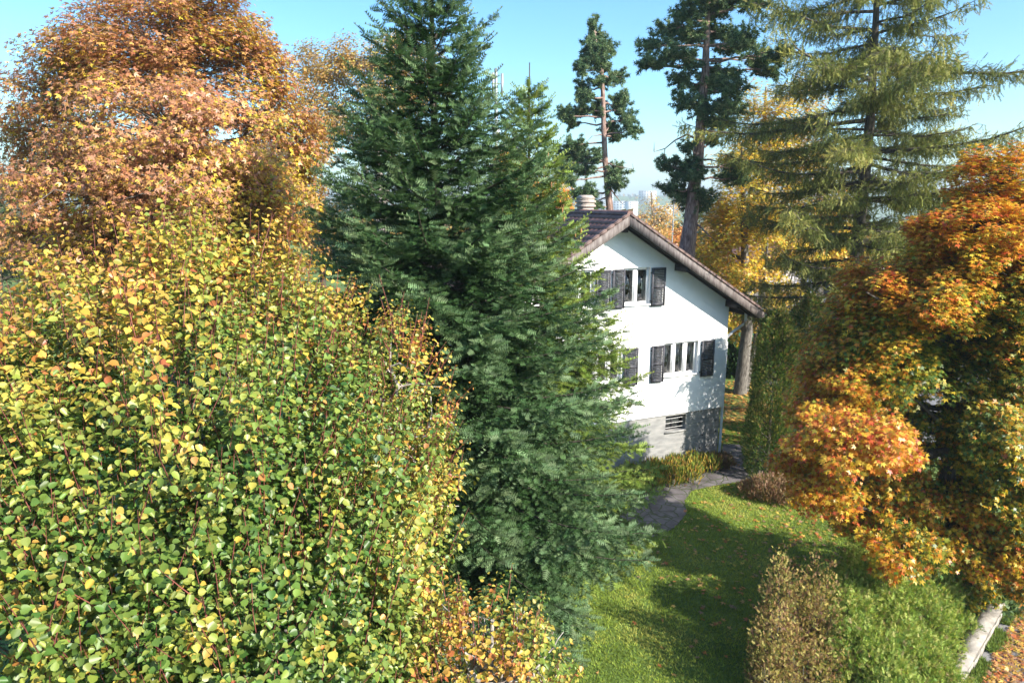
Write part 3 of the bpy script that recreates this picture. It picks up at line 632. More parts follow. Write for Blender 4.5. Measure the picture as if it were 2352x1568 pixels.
# ------------------------------------------------------------------ pines
def pine(name, label, Y, trunk, r0, pads, dens, size, dead=()):
    T6 = lambda x,y: (1258.7+x*.36334, y*.36334)
    tp = np.array([W(*T6(x,y), Y) for x,y in trunk]); base = np.array([tp[0][0], Y, 0.]); root = empty(name, base, 0, label, 'tree')
    tp = np.concatenate([[base], tp]); rad = np.linspace(r0, r0*.2, len(tp)); tb = MB().tube(tp, rad, 10, cap=False); cr = MB()
    PP=[];NN=[];CC=[]
    for (x,y,rx,ry) in pads:
        c = W(*T6(x,y), Y+random.uniform(-1,1)*1.3); px = FP/Y; r = np.array([rx*.36334/px, max(rx,ry)*.36334/px*.9, ry*.36334/px])
        k = np.argmin(np.linalg.norm(tp-(c-[0,0,.2*abs(c[0]-tp[:,0].mean())]), axis=1)); ts = np.linspace(0,1,40)
        tq = np.stack([np.interp(ts, np.linspace(0,1,len(tp)), tp[:,q]) for q in range(3)], -1); k = np.argmin(np.linalg.norm(tq-(c-[0,0,.1]),axis=1))
        l_ = curve(tq[k], c, (0,0,-.04), 6, .06); tb.tube(l_, np.linspace(.07,.02,6), 5)
        for q in range(6): 
            e_ = c+rdir(1)[0]*r*.9; tb.tube(curve(l_[3+q%3], e_, (0,0,.02), 4, .03), [.018,.014,.01,.005], 4)
        ncl = int(10+dens*2.4*r[0]*r[2])
        for q in range(ncl):
            cc = c+rdir(1)[0]*r*rng.uniform(.2,1.25); m_ = 17; ax = unit(unit(cc-c)+rdir(1)[0]*.6+[0,0,.35]); tt_ = rng.uniform(-1,1,(m_,1)); PP.append(cc+ax*tt_*.34+rdir(m_)*.10*rng.random((m_,1))**.5); NN.append(unit(ax*np.clip(tt_+.5,.2,1)+rdir(m_)*.7))
    P = np.concatenate(PP); N = np.concatenate(NN)
    D = unit(N*.8+[0,0,.6]); n_ = len(P)
    cr.field(P, D, rdir(n_), size*rng.uniform(.8,1.2,n_), STAR9[0], STAR9[1], vary(ramp(rng.random(n_), [0,.6,1], [(.04,.085,.045),(.11,.175,.08),(.24,.30,.14)])))
    for dd in dead:
        q = np.array([W(*T6(x,y), Y-.3*k) for k,(x,y) in enumerate(dd)]); tb.tube(q, np.linspace(.06,.01,len(q)), 5)
        for k in range(1,len(q)): tb.tube(curve(q[k], q[k]+rdir(1)[0]*.5), np.linspace(.02,.005,5), 4)
    print(name, n_)
    base_at(tb, base).build('trunk', BARK_PINE, root, smooth=True); base_at(cr, base).build('crown', NEEDLE, root)
pine('pine_tree', 'tall Scots pine with thick pinkish trunk and broad layered pads right of the roof', 33, [(880,1560),(890,1500),(905,1380),(920,1200),(945,1050),(960,850),(975,650),(995,450),(1000,300),(1010,120),(1020,-60)], .42,
  [(1000,-60,200,60),(1250,-60,150,50),(1100,20,150,50),(1320,20,80,45),(880,100,90,45),(1030,90,90,40),(760,190,80,45),(880,240,110,55),(650,275,75,35),(1080,220,120,50),(1250,250,90,60),(1150,300,100,40),(610,405,50,25),(700,400,65,35),(800,360,90,40),(900,390,55,50),(1330,380,80,50),(1450,350,85,42),(1400,440,85,45),(1100,470,90,50),(840,510,65,45),(1010,540,100,55),(1150,560,80,60),(860,640,65,50),(1000,680,100,60),(1150,680,85,70),(1080,770,95,45),(890,930,40,30),(860,1050,100,45),(740,1040,45,22),(900,1110,95,45),(1190,1060,85,45),(1190,1130,80,35),(770,1195,50,25),(870,1230,90,40),(950,1260,90,50),(930,1300,60,45),(1050,890,50,25)], 34, .17,
  dead=[[(940,880),(880,850),(800,890),(740,940),(670,960)],[(915,1400),(960,1430),(1020,1490),(1060,1520)],[(955,1010),(1030,1010),(1100,1030)]])
pine('pine_tree', 'slim sparse pine rising behind the roof ridge near the chimney', 44, [(390,1320),(375,1150),(360,1000),(352,800),(347,600),(340,450),(300,250),(280,125)], .26,
  [(283,165,15,40),(298,230,32,45),(330,300,50,45),(265,300,25,50),(385,300,30,38),(310,380,50,45),(225,380,30,35),(212,440,26,28),(350,430,45,30),(440,480,38,38),(330,520,60,34),(225,560,34,45),(235,620,36,34),(320,690,52,45),(465,640,48,42),(450,700,30,30),(105,725,38,30),(205,700,50,30),(150,780,36,28),(500,750,44,34),(400,810,50,42),(530,820,38,38),(430,865,35,22),(170,920,78,38),(130,1000,60,45),(190,1000,70,45),(120,1080,65,38),(220,1080,50,38),(80,1040,45,30),(140,1145,35,22),(440,1090,58,36),(430,1160,50,36),(310,1000,18,38),(240,1210,42,40),(180,1225,20,16),(260,1265,36,34),(310,1300,22,14)], 40, .2,
  dead=[[(355,1010),(290,1020),(240,1040)],[(360,1020),(420,1050),(540,1070)],[(352,850),(280,860)],[(380,1170),(430,1240),(470,1290)]])
# ------------------------------------------------------------------ larch
def larch(base, top, r0, nb, label):
    root = empty('larch_tree', base, 0, label, 'tree'); base = np.asarray(base,float); tb = MB(); cr = MB()
    tp = np.array([base, W(1962,700,27), W(1968,560,27), W(1985,420,27), W(1998,280,27), W(2008,120,27), W(2014,0,27), [W(2018,-60,27)[0],27,top]]); tb.tube(tp, [r0,.25,.23,.2,.17,.13,.1,.02], 10)
    PP=[];DD=[];SS=[];TT=[]
    s = np.linspace(0,1,10)
    for q in range(nb):
        z = 4.2+(top-4.6)*((q+.5)/nb); z += rng.normal()*.2; L = float(np.interp(z, [4,8,13,18,22,top], [4.8,6.,6.4,4.8,2.4,.3]))*rng.uniform(.45,1.12)
        az = q*2.39996+rng.normal()*.3; h = np.array([math.cos(az),math.sin(az),0]); side = np.array([-h[1],h[0],0])
        a0 = np.array([np.interp(z,tp[:,2],tp[:,0]),27.,z]); B = a0+h*(s*L)[:,None]+side*(rng.normal()*.07*L*s**2)[:,None]; B[:,2] += L*(rng.uniform(-.2,.2)*s-.2*s**1.5+.24*s**3)
        B += rng.normal(size=B.shape)*.03*s[:,None]
        tb.tube(B, np.linspace(.02+.011*L,.008,10), 5, cap=False)
        ns = int(L/.145); s1 = .12+.88*rng.random(ns*2); O = np.stack([np.interp(s1,s,B[:,k]) for k in range(3)],-1); sg = np.where(np.arange(ns*2)%2==0,1.,-1.)
        l2 = ((1-s1)**.6*L*.2+.3)*rng.uniform(.5,1.2,ns*2); D2 = unit(h*rng.uniform(.4,1,(ns*2,1))+side*sg[:,None]*rng.uniform(.3,1,(ns*2,1))+rng.normal(size=(ns*2,3))*.12)
        for k in range(ns*2):
            t = np.linspace(0,1,5); Q = O[k]+D2[k]*(t*l2[k])[:,None]; Q[:,2] += l2[k]*(.12*t-.3*t*t)
            if l2[k] > .35: tb.tube(Q, [.009,.008,.007,.005,.003], 3, cap=False)
            nt = max(3,int(l2[k]/.125)); tt = rng.random(nt); R_ = np.stack([np.interp(tt,t,Q[:,j]) for j in range(3)],-1)
            hd_ = unit(D2[k]*.35+rng.normal(size=(nt,3))*.3+[0,0,-1.]); hl = rng.uniform(.15,.5,nt)
            up_ = rng.random(nt) < .28; hd_[up_] = unit(D2[k]+rng.normal(size=(up_.sum(),3))*.35+[0,0,.25])
            for j in range(3):
                PP.append(R_+hd_*(hl*j/3)[:,None]); DD.append(unit(hd_+rng.normal(size=(nt,3))*.25)); SS.append(hl*.42+.06); TT.append(np.clip(s1[k]*.7+.1*j,0,1)*np.ones(nt))
    P=np.concatenate(PP);D=np.concatenate(DD);S=np.concatenate(SS);T=np.concatenate(TT); print('larch',len(P))
    g_ = noise3(P,.6,2.)
    col = ramp(np.clip(T*.6+.25*g_+.2*rng.random(len(P)),0,1),[0,.45,1],[(.07,.09,.025),(.20,.21,.05),(.45,.38,.10)])
    cr.field(P,D,rdir(len(P)),S,COMB4[0],COMB4[1],vary(col,.3),wid=S*.0+.13)
    base_at(tb,base).build('trunk',BARK_DARK,root,smooth=True); base_at(cr,base).build('crown',NEEDLE,root)
larch((13.55,27,0), 24., .34, 140, 'large larch with long drooping branches and thin yellow green needles, dark trunk')
# ------------------------------------------------------------------ golden and other background trees
def pal_fn(pal, base_w, s_=.6, ph=1.):
    def f(P, cc, cen):
        n_ = noise3(cc, s_, ph); w = np.array([[a+b_*x for a,b_ in base_w] for x in n_]); return mix_pal(P, pal, w)
    return f
GOLD = [(.60,.40,.035),(.56,.28,.04),(.32,.32,.04),(.60,.48,.05)]
gw = [(1.,.2),(.4,.3),(.45,-.4),(.5,0)]
broadleaf('golden_tree', 'golden brown tree with twin trunks behind the right corner of the white house', 'tree', (12.3,35.5,0), [W(1716,760,35.5),W(1712,640,35.5),W(1708,480,35.5),W(1705,330,35.5)], .36,
    BL([(1690,640,75,70),(1640,560,70,60),(1600,590,50,50),(1720,520,80,70),(1700,400,70,80),(1750,620,60,60),(1690,740,60,40),(1740,730,40,40),(1660,480,60,50)], 35.5, 44), 230, .7, 80, .16, MAPLE3, pal_fn(GOLD, [(.8,.2),(.7,.3),(.5,-.3),(.3,0)]), BARK_GREY, forks=[[(12.65,35.7,0),(13.05,35.8,3.),(13.4,36,7),(13.2,36,11)]], gap=(.7,1,-.7))
broadleaf('golden_tree', 'tall bright yellow tree standing behind the larch, left side', 'tree', (15.8,43,0), [W(1750,700,43),W(1752,500,43),W(1755,300,43),W(1760,200,43)], .3,
    BL([(1740,250,60,80),(1720,360,70,80),(1780,400,70,80),(1740,500,80,70),(1800,560,70,70),(1790,260,50,70),(1810,670,60,50)], 43, 36.5), 220, .85, 80, .19, MAPLE3, pal_fn(GOLD, gw), BARK_PALE, gap=(.6,3,-.65))
broadleaf('golden_tree', 'yellow and orange tree behind the middle of the larch, thin pale trunk', 'tree', (21.5,46,0), [W(1885,700,46),W(1880,500,46),W(1880,330,46)], .28,
    BL([(1880,440,80,80),(1870,560,80,60),(1930,520,60,60),(1850,330,60,70),(1840,220,45,60),(1930,620,60,40),(2010,600,70,60)], 46, 34), 200, .85, 75, .2, MAPLE3, pal_fn(GOLD, [(.7,.2),(.7,.3),(.2,-.1),(.5,0)]), BARK_PALE, gap=(.6,5,-.5))
broadleaf('aspen_tree', 'pale gold thinly leaved aspen with leaning bare stems left of the fir top', 'tree', (-8.4,41,0), [W(880,500,41),W(865,350,41),W(850,220,41),W(850,140,41)], .34,
    BL([(735,160,60,65),(790,150,60,50),(720,230,50,50),(860,150,60,65),(930,130,60,60),(800,230,60,40),(890,230,60,50),(980,190,60,60),(760,290,60,40),(850,300,60,50)], 41, 38), 330, .75, 120, .15, DIA, pal_fn([(.5,.32,.1),(.4,.24,.11),(.5,.4,.08)], [(1,0),(.8,.2),(.5,-.2)]), BARK_PALE, forks=[[W(880,560,41),W(845,400,41),W(800,300,41),W(760,230,41)],[W(880,500,41),W(900,350,41),W(915,220,41)]], gap=(.7,2,-.45))
broadleaf('orange_tree', 'small round bright orange tree showing left of the chimney', 'tree', (3.6,52,0), [W(1285,600,52),W(1284,500,52)], .22,
    BL([(1284,460,28,28,0),(1275,490,30,25,0),(1250,440,30,30,0),(1160,370,35,35,0),(1190,430,50,50,0)], 52, 30), 90, .8, 90, .2, MAPLE3, pal_fn([(.65,.33,.03),(.6,.22,.04),(.62,.42,.05)], [(1,0),(.6,.2),(.4,-.2)]), BARK_GREY)
broadleaf('bare_tree', 'half bare tree with a few amber leaves beyond the ridge, in front of distant blocks', 'tree', (14.5,70,-.2), [W(1505,560,70),W(1500,490,70),W(1496,440,70)], .3,
    BL([(1500,470,35,30,0),(1480,500,35,30,0),(1530,500,40,30,0),(1500,540,45,30,0),(1550,470,20,30,0)], 70, 22.4), 90, .8, 22, .22, DIA, pal_fn([(.55,.3,.08),(.5,.38,.08)], [(1,0),(.5,.2)]), BARK_PALE)
broadleaf('orange_tree', 'low rusty orange tree right of the roof apex, below the distant hill', 'tree', (18.5,78,-.3), [W(1543,600,78),W(1543,560,78)], .3,
    BL([(1540,545,26,20,0),(1560,565,28,20,0),(1520,570,28,20,0),(1580,540,20,16,0)], 78, 20), 90, .8, 60, .3, MAPLE3, pal_fn([(.55,.24,.06),(.5,.2,.08)], [(1,0),(.5,.2)]), BARK_GREY)
broadleaf('bare_tree', 'thin amber tree right beside the roof apex, paler than its neighbour', 'tree', (12.,58,-.1), [W(1462,560,58),W(1468,500,58)], .25,
    BL([(1475,520,25,28,0),(1455,540,22,22,0),(1498,545,28,22,0),(1520,505,16,22,0)], 58, 27), 80, .7, 30, .2, DIA, pal_fn([(.5,.3,.1),(.4,.22,.09)], [(1,0),(.5,.2)]), BARK_PALE)
broadleaf('green_tree', 'muted green tree at the left edge beyond the copper maple', 'tree', (-31.5,44,0), [W(0,700,44),W(0,560,44)], .35,
    BL([(5,450,40,50,0),(0,520,60,60,0),(60,570,70,50,0),(-40,600,80,60,0),(160,590,80,40,2)], 44, 36), 160, .9, 80, .2, MAPLE3, pal_fn([(.05,.08,.03),(.1,.12,.05)], [(1,0),(.8,.2)]), BARK_DARK)
broadleaf('green_tree', 'olive green tree low between the copper maple and the fir', 'tree', (-13,47,0), [W(740,620,47),W(745,520,47)], .3,
    BL([(700,500,60,60,0),(780,480,60,50,0),(640,540,60,50,0),(820,540,60,50,0),(560,560,70,50,0)], 47, 33), 140, 1., 70, .22, MAPLE3, pal_fn([(.06,.08,.03),(.16,.15,.05),(.4,.25,.06)], [(1,0),(.8,.2),(.3,.3)]), BARK_DARK)
broadleaf('orange_tree', 'tan and olive tree behind the right maple, below the larch branches', 'tree', (30,48,0), [W(2150,700,48),W(2150,560,48)], .3,
    BL([(2080,560,60,50,0),(2180,520,70,60,0),(2150,620,80,50,0),(2280,560,80,60,0),(2040,640,50,40,0)], 48, 32.6), 170, 1., 70, .22, MAPLE3, pal_fn([(.12,.14,.05),(.3,.22,.08),(.4,.25,.06)], [(1,0),(.8,.2),(.3,.3)]), BARK_DARK)

# ------------------------------------------------------------------ thujas, hedges and shrubs
def sprays(P, N, size, col, mb, shape=COMB4, up=.8, w=None, rn=.35):
    D = unit(N*.5+np.array([0,0,up])+rng.normal(size=P.shape)*rn); F_ = unit(np.cross(D, rdir(len(P)))+N*.6)
    mb.field(P, D, F_, size*rng.uniform(.7,1.25,len(P)), shape[0], shape[1], col, wid=None if w is None else np.full(len(P), w))
def thuja(label, base, h, r, n_, ph):
    root = empty('thuja_tree', base, 0, label, 'tree', 'columnar thujas beside the path'); cr = MB(); tb = MB().tube([base,(base[0],base[1],h*.6)], [.1,.02], 8)
    for q in range(30):
        z = .3+h*.8*rng.random(); a = rng.random()*6.28; tb.tube([(base[0],base[1],z),(base[0]+math.cos(a)*r*.8,base[1]+math.sin(a)*r*.8,z+.5)], [.03,.008], 4)
    t = rng.random(n_)**.9; z = t*h; a = rng.random(n_)*2*math.pi
    prof = np.interp(t, [0,.06,.3,.8,.93,1], [.8,1,1,.85,.6,.12]); cs = np.stack([np.cos(a)*2.2,np.sin(a)*2.2,z*.8],-1); lump = 1+.2*noise3(cs,1.,ph)+.13*noise3(cs*2.7,1.,ph+1)+.08*noise3(cs*6,1.,ph+2)
    z = z*(1+.05*noise3(cs*1.5,1.,ph+3)*(t>.7))
    rr = r*prof*lump*np.where(rng.random(n_)<.75, rng.uniform(.9,1.03,n_), rng.uniform(.5,.9,n_))
    P = np.stack([base[0]+np.cos(a)*rr, base[1]+np.sin(a)*rr, z], -1); N = np.stack([np.cos(a),np.sin(a),0*a],-1)
    g_ = noise3(P,1.6,ph); w = np.stack([.9+0*t, .8+.2*g_, np.clip(.15+.6*t+.4*g_,0,2), np.clip(.05+.25*t*(g_>0),0,1)],1)
    sprays(P, N, .12, mix_pal(P, [(.04,.085,.018),(.11,.16,.03),(.24,.23,.06),(.32,.18,.08)], w), cr)
    base_at(tb,base).build('trunk',BARK_DARK,root); base_at(cr,base).build('crown',SOFT,root)
thuja('green columnar thuja nearest the house corner, shorter of the two front columns', (9.6,24.25,0), 6.3, .82, 19000, 1.)
thuja('taller columnar thuja with brownish flecks touching the orange maple', (11.0,24.9,0), 6.7, .82, 15000, 3.)
thuja('dark thuja set back behind the two front columns', (12.2,26.0,0), 6.0, .75, 10000, 5.)
def hedge(name, label, cat, lumps, n_, size, pal, wts, shape=COMB4, up=.6, stems=True, kind=None, group=None, bark=None, rn=.35):
    b0 = np.array([lumps[0][0], lumps[0][1], 0.]); root = empty(name, b0, 0, label, cat, group); cr = MB(); tb = MB()
    A = np.array([(l_[2]*l_[3]) for l_ in lumps]); 
    for (x,y,r,h), k in zip(lumps, (A/A.sum()*n_).astype(int)):
        d_ = rdir(k); d_[:,2] = np.abs(d_[:,2])**.8*np.where(rng.random(k)<.9,1,-.3); lump = 1+.16*noise3(d_*3+[x,y,0],1.,x)+.08*noise3(d_*8,1.,y)
        rr = np.where(rng.random(k)<.7, rng.uniform(.82,1.12,k), rng.uniform(.3,.9,k))*lump
        P = np.array([x,y,.15])+d_*np.array([r,r,h-.15])*rr[:,None]; P[:,2] = np.maximum(P[:,2],.04)
        g_ = noise3(P,1.3,x); w = np.array([[a+b_*q for a,b_ in wts] for q in g_]); sprays(P, d_, size, mix_pal(P, pal, w), cr, shape, up, rn=rn)
        for q in range(8):
            e_ = np.array([x,y,0])+unit(rdir(1)[0]*[1,1,.4]+[0,0,1.1])*[r,r,h]*.95; tb.tube(curve((x,y,0), e_, (0,0,.1), 5, .03), np.linspace(.03,.006,5), 5)
    base_at(tb,b0).build('stems',bark or BARK_GREY,root); base_at(cr,b0).build('foliage',SOFT,root); return root
hedge('conifer_hedge','feathery light green conifer hedge above the pale stone kerb wall','hedge',
    [(7.3,13.6,.9,2.0),(8.3,14.2,.9,2.3),(8.9,14.9,.9,2.2),(9.8,14.9,.9,1.7),(10.6,15.6,.8,1.2),(9.2,13.9,.8,1.4),(8.2,12.9,1.0,1.5),(7.2,12.4,1.0,1.6),(11.3,16.2,.7,.9),(10.2,14.5,.7,.75),(8.6,12.3,.7,1.0),(9.4,13.5,.6,.8),(7.5,11.4,.8,1.2)],
    85000,.115,[(.14,.22,.04),(.27,.34,.07),(.42,.43,.13),(.34,.25,.13)],[(.7,-.3),(1,0),(.5,.4),(.08,.05)],up=.55,rn=.5)
hedge('golden_shrub','loose golden brown shrub with pointed tips at the bottom edge of the lawn','shrub',
    [(5.75,13.2,.4,2.75),(5.5,12.6,.55,1.9),(6.3,13.2,.45,2.5),(6.6,13.0,.4,2.3),(5.9,12.2,.7,1.6),(5.3,12.0,.5,1.5),(6.4,12.3,.6,1.5)],
    17000,.085,[(.48,.4,.13),(.34,.21,.1),(.16,.08,.06),(.1,.13,.03)],[(1,.3),(.8,0),(.4,-.4),(.3,0)],shape=COMB4,up=.6,rn=.6)
hedge('hedge','dark green clipped hedge behind the twin trunk tree','hedge',[(x,y,1.2,1.9) for x,y in ((9,40.5),(10.5,40.2),(12,39.9),(13.5,39.6),(15,39.3),(16.3,39))],12000,.28,[(.02,.05,.015),(.04,.09,.02)],[(1,0),(.8,0)],shape=OVAL)
hedge('dry_shrub','low wiry reddish brown shrub at the foot of the thujas','shrub',[(9.0,22.3,.65,.8),(9.6,22.0,.6,.75),(8.4,22.6,.4,.45)],4200,.12,[(.25,.14,.09),(.32,.22,.14),(.16,.16,.05)],[(1,0),(.8,0),(.2,.1)],up=1.1)
bd = [np.array(HC)+hd*u-hb*v for u,v in [(-4.6,.5),(-4.0,.9),(-3.5,.45),(-3.0,.9),(-2.5,.45),(-2.1,.95),(-1.6,.5),(-1.2,.8),(-3.3,1.35),(-2.6,1.4),(-4.3,1.5)]]
r_ = hedge('flower_bed','yellow and green autumn perennials in the bed under the basement window','plant',[(p[0],p[1],.42,.62) for p in bd],5200,.2,[(.1,.16,.03),(.45,.34,.06),(.4,.2,.07),(.2,.25,.05)],[(1,-.2),(.8,.3),(.4,.2),(.8,0)],shape=([(-.06,0,0),(.06,0,0),(.05,.6,.1),(0,1,.0),(-.05,.6,.1)],[[(0,1,2,3,4)]]),up=1.2)
hedge('leafy_perennials','low leafy yellowing plants among the perennials nearest the spruce','plant',[(p[0],p[1],.4,.5) for p in bd[:5]],1800,.1,[(.45,.36,.07),(.4,.2,.07),(.2,.24,.05)],[(1,.3),(.6,.2),(.8,0)],shape=OVAL,up=.2)
bd2 = [np.array(HC)+hd*u-hb*v for u,v in [(-.7,.5),(-.3,.6),(-.5,.9)]]
hedge('dry_perennials','withered dark brown perennials at the right house corner','plant',[(p[0],p[1],.35,.45) for p in bd2],1500,.14,[(.12,.08,.05),(.2,.13,.08),(.08,.1,.03)],[(1,0),(.6,0),(.4,0)],up=.8)
hedge('green_shrub','grey green leafy shrub at the right edge beside the kerb wall','shrub',[(12.6,15.9,.55,1.1),(12.2,15.6,.4,.8)],1800,.13,[(.1,.16,.07),(.18,.24,.12)],[(1,0),(.8,0)],shape=LIME,up=.2)
# ------------------------------------------------------------------ grass, fallen leaves
def scatter(n_, x0,x1,y0,y1, cond):
    P = np.stack([rng.uniform(x0,x1,n_), rng.uniform(y0,y1,n_)], -1); return P[cond(P)]
hpoly = [tuple(np.array(HC)+hd*u+hb*v) for u,v in ((0,.05),(-10.4,.05),(-10.4,10),(0,10))]
lawn_ok = lambda P: ~inside(P, path) & ~inside(P, road) & ~inside(P, hpoly)
P = scatter(260000, -2,15,11.5,31, lawn_ok); P = P[(P[:,0] < P[:,1]*.75)]
n_ = len(P); P3 = np.concatenate([P, np.full((n_,1),-.004)],1); th_ = rng.random(n_)*6.28
D = unit(np.stack([np.cos(th_)*.7, np.sin(th_)*.7, np.full(n_,1.)],-1)); g_ = 1.2*noise3(P3,.8,3.)+.7*noise3(P3,3.,1.)+.5*noise3(P3,9.,2.)
col = vary(ramp(np.clip(.5+.35*g_,0,1),[0,.5,1],[(.13,.19,.025),(.25,.32,.045),(.42,.41,.10)]),.35)
gr = MB().field(P3, D, unit(rdir(n_)), rng.uniform(.05,.1,n_), [(-.5,0,0),(.5,0,0),(.1,1,.0)], [[(0,1,2)]], col, wid=np.full(n_,.022))
t_ = rng.random(5000)**.9; P = np.array([8.15,11.33])+(np.array([12.25,15.28])-[8.15,11.33])*t_[:,None]*1.1+np.array([.69,-.72])*np.abs(rng.normal(size=5000))[:,None]*.14; P = P[noise3(np.concatenate([P,np.zeros((5000,1))],1),2.5,1.) > -.2]
n_ = len(P); P3 = np.concatenate([P, np.full((n_,1),.0)],1); gr.field(P3, unit(rdir(n_)+[0,0,1.2]), rdir(n_), rng.uniform(.08,.2,n_), [(-.5,0,0),(.5,0,0),(.1,1,.0)], [[(0,1,2)]], vary(np.tile([[.14,.2,.04]],(n_,1)),.35), wid=np.full(n_,.035))
tag(gr.build('grass', SOFT), 'short green lawn grass', 'grass', kind='stuff')
FL = MB()
def fallen(P, size, pal, w):
    n_ = len(P); P3 = np.concatenate([P, rng.uniform(.03,.06,(n_,1))],1); N = unit(np.array([0,0,1.])+rng.normal(size=(n_,3))*.3); D = rdir(n_)*[1,1,.15]
    FL.field(P3, D, N, size*rng.uniform(.7,1.2,n_), MAPLE5[0], MAPLE5[1], mix_pal(P3, pal, np.tile(w,(n_,1))))
FPAL = [(.5,.16,.06),(.5,.28,.1),(.58,.4,.08),(.35,.2,.13)]
fallen(scatter(420, 3,14,13,24, lawn_ok), .12, FPAL, [1,1,.6,.9])
c_ = rng.normal(size=(700,2))*[2.6,3.0]+[9.3,18.3]; fallen(c_[lawn_ok(c_) | (rng.random(700)<.2)], .12, FPAL, [1,.9,.5,1])
fallen(scatter(2600, 8,17,30.5,38, lawn_ok), .17, [(.5,.25,.07),(.6,.4,.1),(.4,.18,.06)], [1,.7,.6])
fallen(scatter(500, 9,14,26,31, lawn_ok), .15, [(.5,.25,.07),(.6,.4,.1),(.4,.18,.06)], [1,.7,.6])
t_ = rng.random(2600); o_ = np.abs(rng.normal(size=2600))*.9+.0; a_ = np.array([8.3,11.2])+(np.array([12.4,15.15])-[8.3,11.2])*t_[:,None]*1.15+np.array([.69,-.72])*o_[:,None]; fallen(a_, .1, FPAL, [.5,1,1,.8])
fallen(scatter(500, 14,30,14,40, lambda P: inside(P, road)), .15, FPAL, [.5,1,1,.8])
tag(FL.build('fallen_leaves', LEAF), 'orange and tan fallen leaves scattered over lawn and drive', 'fallen leaves', kind='stuff')
# ------------------------------------------------------------------ kerb wall
wl_ = [(7.0,9.7),(8.15,11.35),(12.25,15.3),(14.9,18.7),(16.7,23)]
kw = empty('stone_wall', (8.15,11.35,0), 0, 'low pale stone retaining wall between conifer hedge and leaf strewn drive', 'wall'); kb = MB(); kc = MB()
for k in range(len(wl_)-1):
    a_ = np.array(wl_[k]); b_ = np.array(wl_[k+1]); L = np.linalg.norm(b_-a_); t = (b_-a_)/L; nn = np.array([-t[1],t[0]]); x = 0
    while x < L-.05:
        w2 = min(rng.uniform(.35,.6), L-x)
        for c2,(z0,z1) in enumerate(((-.05,.2),(.205,.42))):
            o = (.0 if c2 == 0 else .012)+rng.uniform(-.012,.012); off = 0 if c2 == 0 else .0
            def M(V, a_=a_, t=t, nn=nn): return np.concatenate([a_+V[:,0:1]*t+V[:,1:2]*nn, V[:,2:3]], 1)+rng.normal(size=V.shape)*.008
            kb.box((x+.008,o,z0),(x+w2-.008,.28,z1), M)
        x += w2
    x = 0
    while x < L-.05:
        w2 = min(rng.uniform(.8,1.1), L-x); kc.box((x+.005,-.03,.425),(x+w2-.005,.33,.5), M); x += w2
base_at(kb,(8.15,11.35,0)).build('stones',STONE,kw); base_at(kc,(8.15,11.35,0)).build('coping',STONE,kw)
# ------------------------------------------------------------------ neighbours, mast, aerial and distant blocks
def block(name, label, loc, w, d_, h, rz, wall, rows, cols, win_mat, roofh=0, cat='building', rmat=None, both=True):
    o = empty(name, loc, rz, label, cat); b = MB().box((-w/2,0,0),(w/2,d_,h))
    if roofh: b.add([(-w/2,0,h),(w/2,0,h),(0,0,h+roofh),(-w/2,d_,h),(w/2,d_,h),(0,d_,h+roofh)], [(0,1,2),(4,3,5)])
    b.build('wall', wall, o)
    if roofh:
        e = w/2*1.12; hz = h-roofh*.12; V = [(-e,-.4,hz),(0,-.4,h+roofh+.05),(e,-.4,hz),(e,d_+.4,hz),(0,d_+.4,h+roofh+.05),(-e,d_+.4,hz)]; V += [(x,y,z+.2) for x,y,z in V]
        MB().add(V, [(6,7,10,11),(7,8,9,10),(0,5,4,1),(1,4,3,2),(0,1,7,6),(1,2,8,7),(0,6,11,5),(2,3,9,8)]).build('roof', rmat or TILE, o)
    else: MB().box((-w/2+.3,.3,h+.001),(w/2-.3,d_-.3,h+.5)).build('roof', CONCRETE, o)
    for r in range(rows):
        z = h*(r+.35)/rows
        for c_ in range(cols):
            x = -w/2+w*(c_+.5)/cols; ww = w/cols*.28; hh = h/rows*.24; MB().box((x-ww,-.06,z),(x+ww,.05,z+hh*2)).build('window', win_mat, o)
            if both and c_ < 3:
                y = d_*(c_+.5)/3; wy = d_/3*.28; MB().box((w/2-.05,y-wy,z),(w/2+.06,y+wy,z+hh*2)).build('window', win_mat, o)
    return o
CREAM = noise_mat('cream_render', [(.6,.57,.52),(.68,.65,.6)], 2, .9, 0); GREYW = noise_mat('grey_render', [(.4,.42,.45),(.48,.5,.52)], 2, .9, 0); WINM = flat('far_window', (.08,.09,.1), .3)
PINKW = noise_mat('pale_pink_render', [(.52,.48,.47),(.6,.56,.55)], 2, .9, .05)
block('apartment_block','white eight storey block nearest the roof apex, between amber branches',(W(1455,500,1100)[0],1100,-32),15,16,39.8,R(20),CREAM,11,4,WINM)
block('apartment_block','twin toned tower block highest on the distant hill',(W(1484,470,1500)[0],1500,-2),34,22,31,R(-25),CREAM,9,6,WINM)
block('apartment_block','grey distant block behind the slim pine trunk',(W(1385,470,1300)[0],1300,-18),30,24,38,R(-20),GREYW,10,6,WINM)
block('apartment_block','low blue grey block between the pine trunk and the white tower',(W(1430,480,1200)[0],1200,-26),44,18,34,R(-8),GREYW,8,8,WINM)
block('apartment_block','small pale far block right of the highest tower',(W(1530,500,1250)[0],1250,-22),30,16,22,R(10),CREAM,5,6,WINM)
block('neighbour_house','pale pinkish house glimpsed behind the larch trunk and thujas',(24.2,54,0),11,9,4.2,R(15),PINKW,2,4,WINM,2.6,'house')
block('neighbour_house','pale house half hidden behind the orange maple',(37,58,0),12,9,4.4,R(-10),CREAM,2,4,WINM,2.6,'house')
SHED = noise_mat('mint_green_metal', [(.3,.5,.36),(.36,.56,.42)], 1, .6, .0)
sh_ = empty('shed',(20.3,43.5,0),R(-5),'mint green corrugated metal shed beyond the thujas','shed'); b = MB()
for k in range(22): b.box((-1.1+k*.1,0 if k%2 else .03,0),(-1.1+(k+1)*.1,2.5,2.1))
